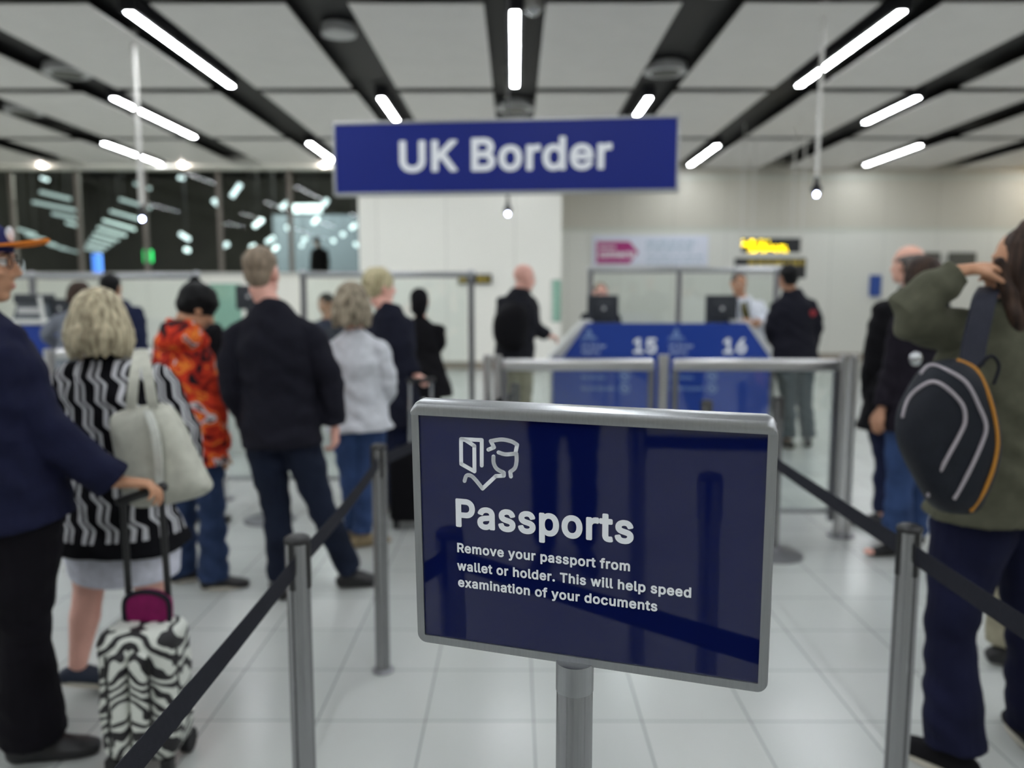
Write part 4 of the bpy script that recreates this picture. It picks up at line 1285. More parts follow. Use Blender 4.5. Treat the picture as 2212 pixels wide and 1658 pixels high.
def screen(name, label, pxs, Y, py_top, low=.12, skip=()):
    xs_ = [at(x, 650, Y).x for x in pxs]
    zt = at(1106, py_top, Y).z
    t = thing(name, label, 'partition', V((sum(xs_) / len(xs_), Y, 0)))
    for x in xs_:
        b = new_bm(); cyl(b, V((x, Y, .0)), V((x, Y, zt)), .035, 18); put(b, 'post', M['steel_dark'], t, angle=40)
        b = new_bm(); ball(b, V((x, Y, zt)), (.05, .05, .045)); put(b, 'post_cap', M['alu'], t, smooth=True)
    for i, (a_, e_) in enumerate(zip(xs_, xs_[1:])):
        b = new_bm(); cyl(b, V((a_, Y, zt - .01)), V((e_, Y, zt - .01)), .034, 16); put(b, 'top_rail', M['alu'], t, angle=40)
        b = new_bm(); box(b, (a_ + .05, Y - .006, low), (e_ - .05, Y + .006, zt - .06)); put(b, 'glass_pane', M['glass'], t)
    return t
screen('glass_partition', 'tall glass partition with steel posts before the white wall, left half', (-90, 72, 427), 8.9, 594)
screen('glass_partition', 'tall glass partition with steel posts right of the tall man, before the white pier', (656, 838, 1018), 8.9, 591)
screen('glass_partition', 'tall glass partition behind the two officers at the blue desk', (1275, 1466, 1676), 10.3, 582)
b = new_bm(); p, q = at(1193, 695, 8.6), at(1212, 604, 8.6); box(b, (p.x, 8.6, p.z), (q.x, 9.2, q.z)); tag(put(b, 'glass_fin', M['glass_frost'], loc=(p + q) / 2), 'narrow green-edged glass fin at the left end of the blue desk', 'glass panel')
b = new_bm(); p, q = at(455, 700, 8.3), at(520, 612, 8.3); box(b, (p.x, 8.3, p.z - .9), (q.x, 8.31, q.z)); tag(put(b, 'glass_fin', M['glass_frost'], loc=(p + q) / 2), 'greenish glass panel left of the tall man\'s neck', 'glass panel')

# ------------------------------------------------------------------ passport desk 15 / 16
YD = 7.9
t = thing('passport_desk', 'blue passport desk with a sloping top edge, numbered 15 and 16', 'desk', V((at(1440, 800, YD).x, YD, 0)))
xa, xb = at(1216, 772, YD).x, at(1664, 772, YD).x
z1 = at(1440, 698, YD).z; z0 = at(1440, 772, YD).z
xm0, xm1 = at(1268, 698, YD).x, at(1613, 698, YD).x
b = new_bm(); prism(b, [V((xa, YD, z0)), V((xb, YD, z0)), V((xm1, YD, z1)), V((xm0, YD, z1))], V((0, .05, 0))); put(b, 'upper_panel', M['blue_desk'], t)
b = new_bm(); box(b, (xa - .1, YD - .0, .03), (xb + .0, YD + .05, z0 - .004)); put(b, 'front_panel', M['blue_desk'], t)
b = new_bm(); box(b, (xa - .12, YD + .051, .0), (xb + .02, YD + .75, z0 - .02), .01); put(b, 'carcass', M['counter'], t)
b = new_bm(); box(b, (xm0 - .1, YD + .051, z0 - .018), (xm1 + .1, YD + .7, z0 + .02), .01); put(b, 'worktop', M['counter'], t)
for s_, xx in ((-1, xa), (1, xb)):
    b = new_bm()
    prism(b, [V((xx - s_ * .03, YD + .052, z0 - .018)), V((xx + s_ * .14, YD + .052, z0 - .018)), V((xx - s_ * .22, YD + .052, z1 + .02)), V((xx - s_ * .3, YD + .052, z1 + .02))], V((0, .5, 0)))
    put(b, 'side_screen', M['counter'], t)
for x0, nx, num in ((1254, 1368, '15'), (1443, 1562, '16')):
    put_line('UK Border', x0 + 2, 751, x0 + 55, 8, YD - .004, M['grey_ink'], t, .02)
    put_line('Agency', x0 + 2, 763, x0 + 42, 8, YD - .004, M['grey_ink'], t, .02)
    put_line('Home Office', x0 + 0, 736, x0 + 37, 3.5, YD - .004, M['dim_ink'], t, .0)
    put_line(num, nx, 763, nx + 50, 33, YD - .004, M['white_ink'], t, .026)
    b = new_bm()
    pc = at(x0 + 18, 718, YD - .004)
    for dx, dz, r_ in ((0, .03, .016), (0, .005, .022), (-.02, -.015, .018), (.02, -.015, .018)):
        prism(b, [pc + V((dx + r_ * math.cos(a_), 0, dz + r_ * math.sin(a_))) for a_ in [i * math.pi / 6 for i in range(12)]], V((0, .004, 0)))
    prism(b, [pc + V((x_, 0, -.045 + z_)) for x_, z_ in ((-.09, -.012), (.09, -.012), (.06, .004), (0, .012), (-.06, .004))], V((0, .004, 0)))
    put(b, 'crest', M['dim_ink'], t)
    put_line('No phones', x0 + 2, 818, x0 + 54, 8, YD - .004, M['dim_ink'], t, .02)
    put_line('No photography', x0 + 2, 842, x0 + 76, 8, YD - .004, M['dim_ink'], t, .02)
    for dy in (812, 838):
        pc = at(x0 + 95, dy, YD - .004)
        b = new_bm()
        for k in range(20):
            a0, a1 = 2 * math.pi * k / 20, 2 * math.pi * (k + 1) / 20
            prism(b, [pc + V((r_ * math.cos(a_), 0, r_ * math.sin(a_))) for r_, a_ in ((.04, a0), (.052, a0), (.052, a1), (.04, a1))], V((0, .003, 0)))
        obox(b, pc, V((.03, 0, -.03)), V((.004, 0, .004)), Y3 * .002)
        obox(b, pc, V((.018, 0, 0)), V((0, 0, .012)), Y3 * .0015)
        put(b, 'prohibition_symbol', M['dim_ink'], t)


def monitor(px, py, w, h, Y, label, yaw=0, z_base=None):
    c = at(px, py, Y)
    ux = V((math.cos(yaw), math.sin(yaw), 0)); uy = V((-ux.y, ux.x, 0))
    zb_ = z_base if z_base is not None else c.z - h / 2 - .08
    t_ = thing('computer_monitor', label, 'monitor', V((c.x, c.y, zb_)))
    b = new_bm(); obox(b, c, ux * w / 2, uy * .02, Z3 * h / 2, .01); put(b, 'shell', M['monitor'], t_)
    b = new_bm(); obox(b, c - uy * .035, ux * w * .25, uy * .02, Z3 * h * .25, .015); put(b, 'rear_hump', M['monitor'], t_)
    b = new_bm(); obox(b, V((c.x, c.y, (zb_ + c.z) / 2)) - uy * .03, ux * .03, uy * .015, Z3 * (c.z - zb_) / 2, .005); put(b, 'neck', M['monitor'], t_)
    b = new_bm(); lathe(b, V((c.x, c.y, zb_)), [(.11, .001), (.11, .012), (.04, .02)], 24); put(b, 'stand_base', M['monitor'], t_, angle=40)
    b = new_bm(); ball(b, c - uy * .056 + Z3 * .01, (.02, .004, .02)); put(b, 'badge', M['grey_disc'], t_, smooth=True)
    return t_
monitor(1302, 668, .33, .3, 8.42, 'charcoal monitor in front of the seated officer at desk 15', .1, z0 + .02)
monitor(1558, 668, .33, .3, 8.42, 'charcoal monitor beside the white-shirted officer at desk 16', -.05, z0 + .02)

# left-hand desk with its machine and screens
YD2 = 7.7
t = thing('passport_desk', 'blue counter with a white top at the far left behind the navy sweater', 'desk', V((at(60, 780, YD2).x, YD2, 0)))
xa2, xb2 = at(-140, 760, YD2).x, at(176, 760, YD2).x
zt2 = at(60, 694, YD2).z
b = new_bm(); box(b, (xa2, YD2, .0), (xb2, YD2 + .7, zt2 - .03), .006); put(b, 'front_panel', M['blue_desk'], t)
b = new_bm(); box(b, (xa2 - .03, YD2 - .03, zt2 - .029), (xb2 + .03, YD2 + .73, zt2 + .01), .01); put(b, 'counter_top', M['counter'], t)
t = thing('document_scanner', 'grey boxy scanning machine with a dark lid on the far left counter', 'scanner', at(58, 690, YD2 + .3))
c = at(58, 668, YD2 + .3)
c.z = zt2 + .116
b = new_bm(); prism(b, [c + V((-.15, 0, -.105)), c + V((.17, 0, -.105)), c + V((.13, 0, .05)), c + V((-.1, 0, .05))], V((0, .3, 0))); put(b, 'body', M['machine'], t)
b = new_bm(); obox(b, c + V((0.01, .13, .1)), X3 * .13, Y3 * .16, Z3 * .05, .02); put(b, 'lid', M['monitor'], t)
b = new_bm(); obox(b, c + V((.02, -.005, -.02)), X3 * .11, Y3 * .006, Z3 * .03, .004); put(b, 'tray', M['grey_disc'], t)
monitor(132, 668, .28, .22, YD2 + .52, 'dark monitor behind the grey-sweatered person at the far left counter', .2, zt2 + .01)
t = thing('counter_post', 'cream slanted stand between the scanner and the monitor on the left counter', 'stand', at(90, 690, YD2 + .2))
b = new_bm(); p, q = at(95, 692, YD2 + .2), at(85, 640, YD2 + .2); tube(b, [p, q], [.02, .02], 10); put(b, 'pole', M['counter'], t)
monitor(540, 642, .28, .24, 8.0, 'dark monitor half hidden by the tall man\'s neck', .0, 1.0)
b = new_bm(); p, q = at(490, 700, 8.0), at(720, 700, 8.0); box(b, (p.x, 7.7, 0), (q.x, 8.3, 1.0), .01); tag(put(b, 'passport_desk', M['counter'], loc=((p.x + q.x) / 2, 8, 0)), 'pale counter hidden behind the tall man in the dark jacket', 'desk')
# ------------------------------------------------------------------ people
SKIN = {k: plain('skin_' + k, c, 0.5, 0, 0.06, 14, 0.12, 140, spec=0.35) for k, c in
        {'fair': (218, 168, 148), 'pink': (228, 174, 158), 'tan': (190, 142, 112), 'olive': (176, 130, 104)}.items()}
M['eye'] = plain('eye_white', (225, 222, 218), 0.2)
M['iris'] = plain('dark_iris', (48, 36, 30), 0.15)
M['lip'] = plain('lip', (178, 122, 108), 0.45)
SEED = [0]


class Fig:
    pass


def frame_of(yaw):
    a = math.radians(yaw)
    return V((math.cos(a), -math.sin(a), 0)), V((math.sin(a), math.cos(a), 0))      # right, forward


def head_frame(yaw, pitch=0, roll=0):
    R, F = frame_of(yaw)
    p = math.radians(pitch)
    F2 = F * math.cos(p) - Z3 * math.sin(p)
    U2 = Z3 * math.cos(p) + F * math.sin(p)
    if roll:
        r = math.radians(roll)
        R, U2 = R * math.cos(r) - U2 * math.sin(r), U2 * math.cos(r) + R * math.sin(r)
    return Matrix((R, F2, U2)).transposed()


def add_head(bm, c, m3, s):
    P = lambda x, y, z: c + m3 @ (V((x, y, z)) * s)
    E = lambda x, y, z, a, b, d: ball(bm, P(x, y, z), (a * s, b * s, d * s), m3, 20, 14)
    E(0, -.012, .03, .076, .097, .088)                 # skull
    E(0, .028, -.035, .06, .064, .078)                 # face
    E(0, .052, -.096, .030, .030, .022)                # chin
    E(.034, .02, -.07, .03, .05, .035); E(-.034, .02, -.07, .03, .05, .035)   # jaw
    E(0, .074, .022, .05, .018, .014)                  # brow
    E(.036, .066, -.03, .022, .022, .018); E(-.036, .066, -.03, .022, .022, .018)   # cheeks
    loft(bm, [(P(0, .082, .014), .008 * s, None), (P(0, .100, -.012), .010 * s, None), (P(0, .108, -.032), .014 * s, .011 * s)], 10)
    E(.012, .094, -.036, .009, .011, .008); E(-.012, .094, -.036, .009, .011, .008)
    E(0, .086, -.064, .021, .010, .007); E(0, .084, -.073, .018, .010, .007)  # lips
    for k in (-1, 1):
        E(k * .078, -.008, -.012, .010, .022, .033)
        E(k * .083, -.016, .0, .008, .014, .02)
        E(k * .076, .004, -.036, .008, .010, .012)


def add_hand(bm, wr, d, pn, thumb, s, curl=.5, spread=1.0, rad=1.0):
    """Palm, four bent fingers and a thumb; d = wrist to knuckles, pn = palm normal, thumb = thumb side."""
    d = d.normalized()
    pn = (pn - d * pn.dot(d)).normalized()
    w = d.cross(pn)
    if w.dot(thumb) < 0:
        w = -w
    loft(bm, [(wr - d * .02 * s, .026 * s, .02 * s, w), (wr + d * .015 * s, .03 * s, .018 * s, w), (wr + d * .05 * s, .04 * s, .017 * s, w), (wr + d * .085 * s, .041 * s, .014 * s, w)], 14)
    for i, (o, L) in enumerate(((.031, .074), (.0105, .083), (-.0105, .077), (-.030, .060))):
        p = wr + d * (.088 - .004 * abs(i - 1)) * s + w * o * s
        dr = (d + w * o * 1.6 * spread).normalized()
        pts, rs = [p - dr * .012 * s, p], [.0095 * s * rad, .0098 * s * rad]
        ang = 0
        for k, f in enumerate((.45, .32, .23)):
            ang += curl * (1.0, 1.15, .8)[k] * (1 + .08 * i)
            p = p + (dr * math.cos(ang) + pn * math.sin(ang)) * L * f * s
            pts.append(p)
            rs.append((.0088, .0080, .0066)[k] * s * rad)
        loft(bm, [(a, r, r, w) for a, r in zip(pts, rs)], 10)
    p = wr + d * .028 * s + w * .03 * s
    t1 = (d * .75 + w * .62 + pn * .35).normalized()
    t2 = (d * .9 + w * .2 + pn * (.35 + curl * .4)).normalized()
    pts = [p - t1 * .02 * s, p, p + t1 * .034 * s, p + t1 * .034 * s + t2 * .028 * s, p + t1 * .034 * s + t2 * .046 * s]
    loft(bm, [(a, r * s * rad, r * s * rad, w) for a, r in zip(pts, (.014, .0145, .0112, .0102, .008))], 10)


BUILD = {'m': (1.0, 1.0, 1.0), 'f': (.90, .93, 1.04), 'h': (1.06, 1.14, 1.12), 'c': (.86, .9, .88), 'fh': (1.0, 1.12, 1.18)}


def torso(f, th=0.0, k=1.0, lo=-.12, hi=1.0):
    s = f.s
    bs, bw, bh = f.build
    tab = [(-.14, .14 * bh, .105 * bh), (-.02, .172 * bh, .122 * bh), (.14, .168 * (bh + bw) / 2, .118 * bw), (.32, .152 * bw, .11 * bw), (.5, .16 * (bw + bs) / 2, .115 * bw),
           (.68, .170 * bs, .12 * bs), (.80, .158 * bs, .108 * bs), (.90, .122 * bs, .088 * bs), (.97, .085, .072), (1.01, .066, .064), (1.05, .058, .058)]
    out = []
    for t, rx, ry in tab:
        if t < lo or t > hi + .06:
            continue
        c = f.hip + (f.neck - f.hip) * t
        c = c + f.F * (.012 * math.sin(t * 4.0)) * s
        side = (f.RH * (1 - t) + f.R * t).normalized() if 0 <= t <= 1 else (f.RH if t < 0 else f.R)
        out.append((c, rx * k * s + th, ry * k * s + th, side))
    return out


def arm(f, sd, th=0.0, k=1.0, end=1.0, cuff=0.0):
    s = f.s
    sh, el, wr = f.sh[sd], f.el[sd], f.wr[sd]
    bs = (f.build[0] + 1) / 2
    inn = f.neck + (sh - f.neck) * .45 - Z3 * .015 * s
    secs = [(inn, .046 * s * k * bs + th * .6, None), (sh, .055 * s * k * bs + th * .75, None), (sh.lerp(el, .4), .051 * s * k * bs + th, None), (sh.lerp(el, .9), .042 * s * k * bs + th, None)]
    if end > .5:
        e = (end - .5) * 2
        secs += [(el.lerp(wr, .12), .043 * s * k * bs + th, None), (el.lerp(wr, .45 * e + .05), .040 * s * k * bs + th, None), (el.lerp(wr, e), (.029 + .010 * (1 - e)) * s * k * bs + th + cuff, None)]
    return [(c, r, r) for c, r, _ in secs]


def leg(f, sd, th=0.0, k=1.0, end=1.0, hem=0.0):
    s = f.s
    hp, kn, an = f.hp[sd], f.kn[sd], f.an[sd]
    bh = f.build[2]
    k *= f.legk
    secs = [(hp, .09 * s * k * bh + th), (hp.lerp(kn, .4), .080 * s * k * bh + th), (hp.lerp(kn, .92), .058 * s * k + th)]
    if end > .5:
        e = (end - .5) * 2
        secs += [(kn.lerp(an, .1 * e), .056 * s * k + th), (kn.lerp(an, .32 * e), .058 * s * k + th), (kn.lerp(an, .7 * e), .044 * s * k + th + hem * .7), (kn.lerp(an, e), .036 * s * k + th + hem)]
    return [(c, r, r) for c, r in secs]


def foot_secs(f, sd, th=0.0):
    s = f.s
    an, td = f.an[sd], f.toe[sd]
    w = V((td.y, -td.x, 0))
    lift = an.z - .085 * s
    pit = f.pitch[sd]                     # heel-up angle; the toe stays on the floor
    out = []
    for y, h, rx, ry in ((-.055, .036, .028, .030), (-.02, .048, .034, .042), (.04, .046, .037, .042), (.10, .032, .043, .028), (.15, .026, .041, .022), (.185, .022, .028, .016)):
        z = h * s + lift * max(0, (.17 - y) / .17 if pit else 1) + .0
        out.append((V((an.x, an.y, 0)) + td * y * s + Z3 * z, rx * s + th, ry * s + th, w))
    return out


def person(label, D, H, neck, hip, head, yaw=0, hyaw=None, hpitch=0, hroll=0, hipyaw=None, sw=.165, build='m', arms=None, legs=None, hands=None,
           vox=.009, skin='fair', group=None, face=False, hs=1.0, cat='person', z_floor=0.0, legk=1.0, metres=False):
    f = Fig()
    SEED[0] += 1
    f.seed = SEED[0]
    f.s = s = H / 1.75
    f.hs = s * hs
    f.vox = vox
    f.build = BUILD[build]
    g3 = (lambda t: V(t)) if metres else (lambda t: at(t[0], t[1], D + (t[2] if len(t) > 2 else 0)))
    f.legk = legk
    f.R, f.F = frame_of(yaw)
    f.RH, f.FH = frame_of(yaw if hipyaw is None else hipyaw)
    f.neck, f.hip, f.head = g3(neck), g3(hip), g3(head)
    f.m3 = head_frame(yaw if hyaw is None else hyaw, hpitch, hroll)
    f.sh, f.el, f.wr, f.hp, f.kn, f.an, f.toe, f.pitch = {}, {}, {}, {}, {}, {}, {}, {}
    arms, legs, hands = arms or {}, legs or {}, hands or {}
    for sd, sg in (('R', 1), ('L', -1)):
        f.sh[sd] = f.neck + f.R * sg * sw * s - Z3 * .085 * s
        if sd in arms:
            a = arms[sd]
            if len(a) > 2:
                f.sh[sd] = g3(a[2])
            f.el[sd], f.wr[sd] = g3(a[0]), g3(a[1])
        else:
            f.el[sd] = f.sh[sd] + f.R * sg * .045 * s - Z3 * .285 * s - f.F * .02 * s
            f.wr[sd] = f.el[sd] - Z3 * .24 * s + f.F * .05 * s
        f.hp[sd] = f.hip + f.RH * sg * .088 * s - Z3 * .02 * s
        if sd in legs:
            kn, an, ty = legs[sd][:3]
            f.kn[sd] = g3(kn)
            z = an[2] if len(an) > 2 else .085 * s
            f.an[sd] = atYz(an[0], D + an[1], z + z_floor)
            _, f.toe[sd] = frame_of(ty)
            f.pitch[sd] = len(an) > 2
        else:
            f.an[sd] = V((f.hp[sd].x, f.hp[sd].y, .085 * s + z_floor)) + f.RH * sg * .01
            f.kn[sd] = f.hp[sd].lerp(f.an[sd], .5) + f.FH * .015
            f.toe[sd] = (f.FH + f.RH * sg * .2).normalized()
            f.pitch[sd] = False
    f.root = thing('person', label, cat, V((f.hip.x, f.hip.y, z_floor)), group)
    bm = new_bm()
    loft(bm, torso(f, -.012), 20)
    nk = f.head + f.m3 @ V((0, -.028, -.075)) * f.hs
    loft(bm, [(f.neck - Z3 * .03 * s, .07 * s, .06 * s, f.R), (f.neck + (nk - f.neck) * .4, .057 * s, .058 * s, f.R), (nk, .054 * s, .056 * s, f.R), (nk.lerp(f.head, .4), .05 * s, .055 * s, f.R)], 16)
    add_head(bm, f.head, f.m3, f.hs)
    for sd, sg in (('R', 1), ('L', -1)):
        loft(bm, arm(f, sd, -.006), 14)
        loft(bm, leg(f, sd, -.006), 14)
        loft(bm, foot_secs(f, sd, -.008), 12)
        d, pn, th, cu = hands.get(sd, (None, None, None, .45))
        d = V(d) if d else (f.wr[sd] - f.el[sd]).normalized()
        pn = V(pn) if pn else -f.R * sg
        th = V(th) if th else f.F
        add_hand(bm, f.wr[sd] + d * .015, d, pn, th, s, cu)
    me = remesh(bm, min(vox, .0085), 2, floor=z_floor < .1)
    f.body = mesh_obj(me, 'body', SKIN[skin], f.root, smooth=True)
    if face:
        P = lambda x, y, z: f.head + f.m3 @ (V((x, y, z)) * f.hs)
        for k in (-1, 1):
            bm = new_bm(); ball(bm, P(k * .031, .076, .003), (.013 * f.hs,) * 3, f.m3, 12, 8)
            e = put(bm, 'eye', M['eye'], f.root, smooth=True)
            bm = new_bm(); ball(bm, P(k * .031, .0865, .003), (.006 * f.hs, .003 * f.hs, .006 * f.hs), f.m3, 12, 8)
            put(bm, 'iris', M['iris'], e, smooth=True)
            bm = new_bm(); tube(bm, [P(k * .016, .092, .022), P(k * .034, .090, .028), P(k * .05, .076, .022)], [.003 * s, .0045 * s, .003 * s], 8, True)
            put(bm, 'eyebrow', M['iris'], f.root, smooth=True)
        bm = new_bm(); ball(bm, P(0, .0915, -.065), (.019 * s, .006 * s, .004 * s), f.m3); ball(bm, P(0, .089, -.072), (.016 * s, .006 * s, .004 * s), f.m3)
        put(bm, 'lips', M['lip'], f.root, smooth=True)
    return f


def garment(f, bm, name, mat, voxk=1.0, wr=.004, freq=12, smooth=5, fold=(1, 1, 1.6)):
    me = remesh(bm, f.vox * voxk, smooth, wr, freq, f.seed, fold=fold)
    return mesh_obj(me, name, mat, f.root, smooth=True)


def top(f, mat, name='jacket', th=.016, hem=.05, flare=0.0, sleeve=1.0, cuff=.004, collar=.0, wr=.0065, k=1.0, arms=('L', 'R'), freq=25, extra=None):
    bm = new_bm()
    s = f.s
    secs = torso(f, th, k, lo=-.03)
    c0 = f.hip - (f.neck - f.hip).normalized() * hem
    bot = [(c0, (.172 * f.build[2]) * s * k + th + flare, (.122 * f.build[2]) * s * k + th + flare * .9, f.RH)]
    if hem > .2:
        m = f.hip - (f.neck - f.hip).normalized() * hem * .5
        bot.append((m, .176 * f.build[2] * s * k + th + flare * .5, .13 * f.build[2] * s * k + th + flare * .4, f.RH))
    loft(bm, bot + secs[:-1], 24, dome=False)
    nb = f.neck
    loft(bm, [(nb - Z3 * .05 * s, .11 * s + th, .085 * s + th, f.R), (nb - Z3 * .0 * s, .08 * s + th, .07 * s + th, f.R), (nb + Z3 * (.015 + collar) * s + f.F * .01, .058 * s + th * .8, .062 * s + th * .8, f.R)], 18, False)
    for sd in arms:
        loft(bm, arm(f, sd, th * .85, 1.02, sleeve, cuff), 16, dome=False)
        ball(bm, f.sh[sd], (.056 * s * (f.build[0] + 1) / 2 + th * .6,) * 3)
    if extra:
        extra(bm)
    return garment(f, bm, name, mat, 1.0, wr, freq)


def trousers(f, mat, th=.012, hem=.012, name='trousers', end=.985, wr=.005, k=1.0, stack=0):
    bm = new_bm()
    loft(bm, torso(f, th * .7, lo=-.2, hi=.12), 20, False)
    for sd in ('L', 'R'):
        secs = leg(f, sd, th, k, end, hem)
        an = f.an[sd]
        if stack:
            secs.append((secs[-1][0] - Z3 * .03, secs[-1][1] * 1.08, secs[-1][1] * 1.08))
        loft(bm, secs, 16, False)
    return garment(f, bm, name, mat, 1.0, wr * 1.15, 27, 4)


def shoes(f, mat, sole=None, name='shoe', th=.006, sides=('L', 'R')):
    for sd in sides:
        bm = new_bm()
        loft(bm, foot_secs(f, sd, th), 14)
        me = remesh(bm, .008, 3)
        o = mesh_obj(me, name, mat, f.root, smooth=True)
        if sole:
            td, an, s = f.toe[sd], f.an[sd], f.s
            w = V((td.y, -td.x, 0))
            lift = max(0, an.z - .085 * s)
            pts = []
            for i in range(24):
                a = 2 * math.pi * i / 24
                y = .06 + .135 * math.cos(a)
                x = (.047 + .006 * math.cos(a)) * math.sin(a)
                z = lift * (max(0, (.17 - y) / .17) if f.pitch[sd] else 1)
                pts.append(V((an.x, an.y, 0)) + td * y * s + w * x * s + Z3 * (z + .002))
            bm = new_bm(); prism(bm, pts, Z3 * .018)
            put(bm, 'sole', sole, o, angle=40)


def ell(bm, f, x, y, z, a, b, c, u=20, v=14):
    ball(bm, f.head + f.m3 @ (V((x, y, z)) * f.hs), (a * f.hs, b * f.hs, c * f.hs), f.m3, u, v)


def hair_short(f, mat, name='hair', nape=True, puff=0.0, wr=.003):
    bm = new_bm()
    ell(bm, f, 0, -.022, .042, .081 + puff, .098 + puff, .085 + puff)
    if nape:
        ell(bm, f, 0, -.052, -.01, .066 + puff * .6, .058 + puff, .07)
    return garment(f, bm, name, mat, .7, wr, 60, 2, (1, 1, 1))


def hair_fall(f, mat, length=.2, amax=115, n=54, curl=.0, out=.0, tr=.013, seed=1, name='hair', lean=0.0, taper=1.0):
    """Hair falling from the crown: strands that follow the skull and hang to `length` below the ear line."""
    r = random.Random(seed)
    bm = new_bm()
    ell(bm, f, 0, -.022, .040, .082, .098, .086)
    hs = f.hs
    for i in range(n):
        a = math.radians(-amax + 2 * amax * i / (n - 1) + r.uniform(-3, 3))
        dx, dy = math.sin(a), -math.cos(a)
        pts = []
        for el_ in (80, 58, 36, 14):
            e = math.radians(el_)
            k = 1 + r.uniform(-.02, .03)
            pts.append(V((.088 * dx * math.cos(e) * k, -.02 + .104 * dy * math.cos(e) * k, .036 + .095 * math.sin(e) * k)))
        L = length * (1 + r.uniform(-.12, .08))
        m = max(3, int(L / .028))
        ph = r.uniform(0, 6.28)
        for j in range(1, m + 1):
            t = j / m
            w = (1 + out * math.sin(t * math.pi * .8)) * (1 - .18 * t * taper)
            x = .09 * dx * w + curl * math.sin(t * 9 + ph) * .012
            y = -.02 + .104 * dy * w + curl * math.cos(t * 8 + ph) * .012 + lean * t
            pts.append(V((x, y, .03 - L * t)))
        rs = [tr] * (len(pts) - 2) + [tr * .85, tr * .5]
        tube(bm, [f.head + f.m3 @ (p * hs) for p in pts], [q * hs for q in rs], 7, True)
    return garment(f, bm, name, mat, .75, .0015, 50, 2, (1, 1, .4))


def worn(f, bm, name, mat, smooth=True):
    return put(bm, name, mat, f.root, smooth=smooth)


C = {}
for k, c in {'navy_jacket': (24, 24, 34), 'black': (16, 15, 19), 'charcoal': (32, 32, 38), 'black_blue': (26, 28, 42), 'navy_sweat': (20, 23, 48), 'white_knit': (206, 208, 214),
             'olive': (84, 84, 70), 'grey_knit': (118, 122, 132), 'navy_shirt': (30, 36, 62), 'white_shirt': (212, 216, 224), 'white_cotton': (224, 225, 238), 'khaki': (128, 124, 104),
             'beige': (150, 144, 124), 'teal_grey': (62, 72, 78), 'purple_black': (26, 22, 31)}.items():
    C[k] = fabric('cloth_' + k, c)
for k, c in {'jeans_dark': (28, 34, 50), 'jeans_mid': (42, 56, 86), 'jeans_blue': (54, 74, 114), 'jeans_indigo': (23, 25, 48), 'trouser_black': (18, 16, 22)}.items():
    C[k] = plain('denim_' + k, c, 0.9, 0, 0.28, 5, 0.3, 260, spec=0.15)
C['shoe_black'] = plain('black_leather', (22, 21, 24), 0.45)
C['shoe_navy'] = plain('navy_canvas', (36, 44, 62), 0.7)
C['shoe_tan'] = plain('tan_suede', (140, 122, 92), 0.7)
C['white_rubber'] = plain('off_white_rubber', (196, 190, 176), 0.6)
M['white_rubber'] = C['white_rubber']
HAIR = {'sandy': strand_mat('sandy_cropped_hair', (112, 98, 84), (146, 130, 112)), 'blonde': strand_mat('grey_blonde_hair', (118, 108, 88), (206, 194, 164)),
        'ash': strand_mat('ash_blonde_curls', (96, 86, 72), (170, 158, 138)), 'fairhair': strand_mat('pale_blonde_hair', (150, 140, 108), (206, 196, 160)),
        'blackhair': strand_mat('black_hair', (6, 6, 8), (17, 16, 18)), 'brown': strand_mat('dark_brown_hair', (34, 26, 24), (72, 54, 44)), 'greyhair': strand_mat('grey_cropped_hair', (70, 66, 64), (110, 104, 100))}
# --- tall man in the dark jacket
f = person('person, tall fair-haired man seen from behind in a dark jacket and jeans', 4.0, 1.79, (588, 668), (608, 935), (566, 588), yaw=4, hyaw=8, vox=.008, skin='pink', sw=.19,
           arms={'L': ((497, 835, -.02), (548, 925, .14), (512, 728)), 'R': ((716, 820, .02), (722, 915, .04), (668, 722))},
           legs={'L': ((600, 1110, .03), (607, -.02), -25), 'R': ((690, 1085, .02), (757, .12), 75)},
           hands={'R': (None, (-1, .2, 0), (.2, 1, 0), .55)})
top(f, C['navy_jacket'], th=.026, hem=.06, flare=.002, cuff=.010, collar=.02, k=1.04, wr=.0075)
trousers(f, C['jeans_dark'], th=.014, hem=.016)
shoes(f, C['shoe_black'])
hair_short(f, HAIR['sandy'])

# --- curly-haired woman in white
f = person('person, woman with ash-blonde curls in a white knit sweater and blue jeans', 4.85, 1.65, (768, 722), (776, 905), (760, 655), yaw=-6, hyaw=-4, build='f', vox=.009,
           arms={'R': ((842, 835, .02), (815, 880, .2), (820, 755)), 'L': ((712, 830, .02), (725, 880, .18), (722, 755))},
           legs={'L': ((757, 1035, .0), (765, .12), 20), 'R': ((790, 1040, .0), (782, -.04), 60)})
top(f, C['white_knit'], 'sweater', th=.022, hem=.06, flare=.02, cuff=.008, wr=.008, k=1.02)
trousers(f, C['jeans_blue'], th=.012, hem=.018)
shoes(f, C['shoe_tan'])
hair_fall(f, HAIR['ash'], .17, 128, 60, 1.4, .22, .016, 3, taper=.2)

# --- blonde woman in navy with the black suitcase
f = person('person, blonde woman in a navy coat gripping a black suitcase handle', 5.45, 1.74, (842, 672), (852, 880), (822, 620), yaw=25, hyaw=55, build='f', vox=.009, skin='pink',
           arms={'R': ((880, 765, -.02), (893, 808, -.05), (876, 702)), 'L': ((800, 770, .05), (810, 850, .1))},
           hands={'R': ((.75, -.1, -.35), (0, .1, -1), (.2, 1, 0), 1.1)},
           legs={'L': ((835, 1000, .03), (825, .1), 20), 'R': ((860, 1000, .0), (862, .0), 30)})
top(f, C['black_blue'], 'coat', th=.022, hem=.12, flare=.01, collar=.03)
trousers(f, C['navy_shirt'], th=.014, hem=.02)
shoes(f, C['shoe_black'])
hair_short(f, HAIR['fairhair'], puff=.014)

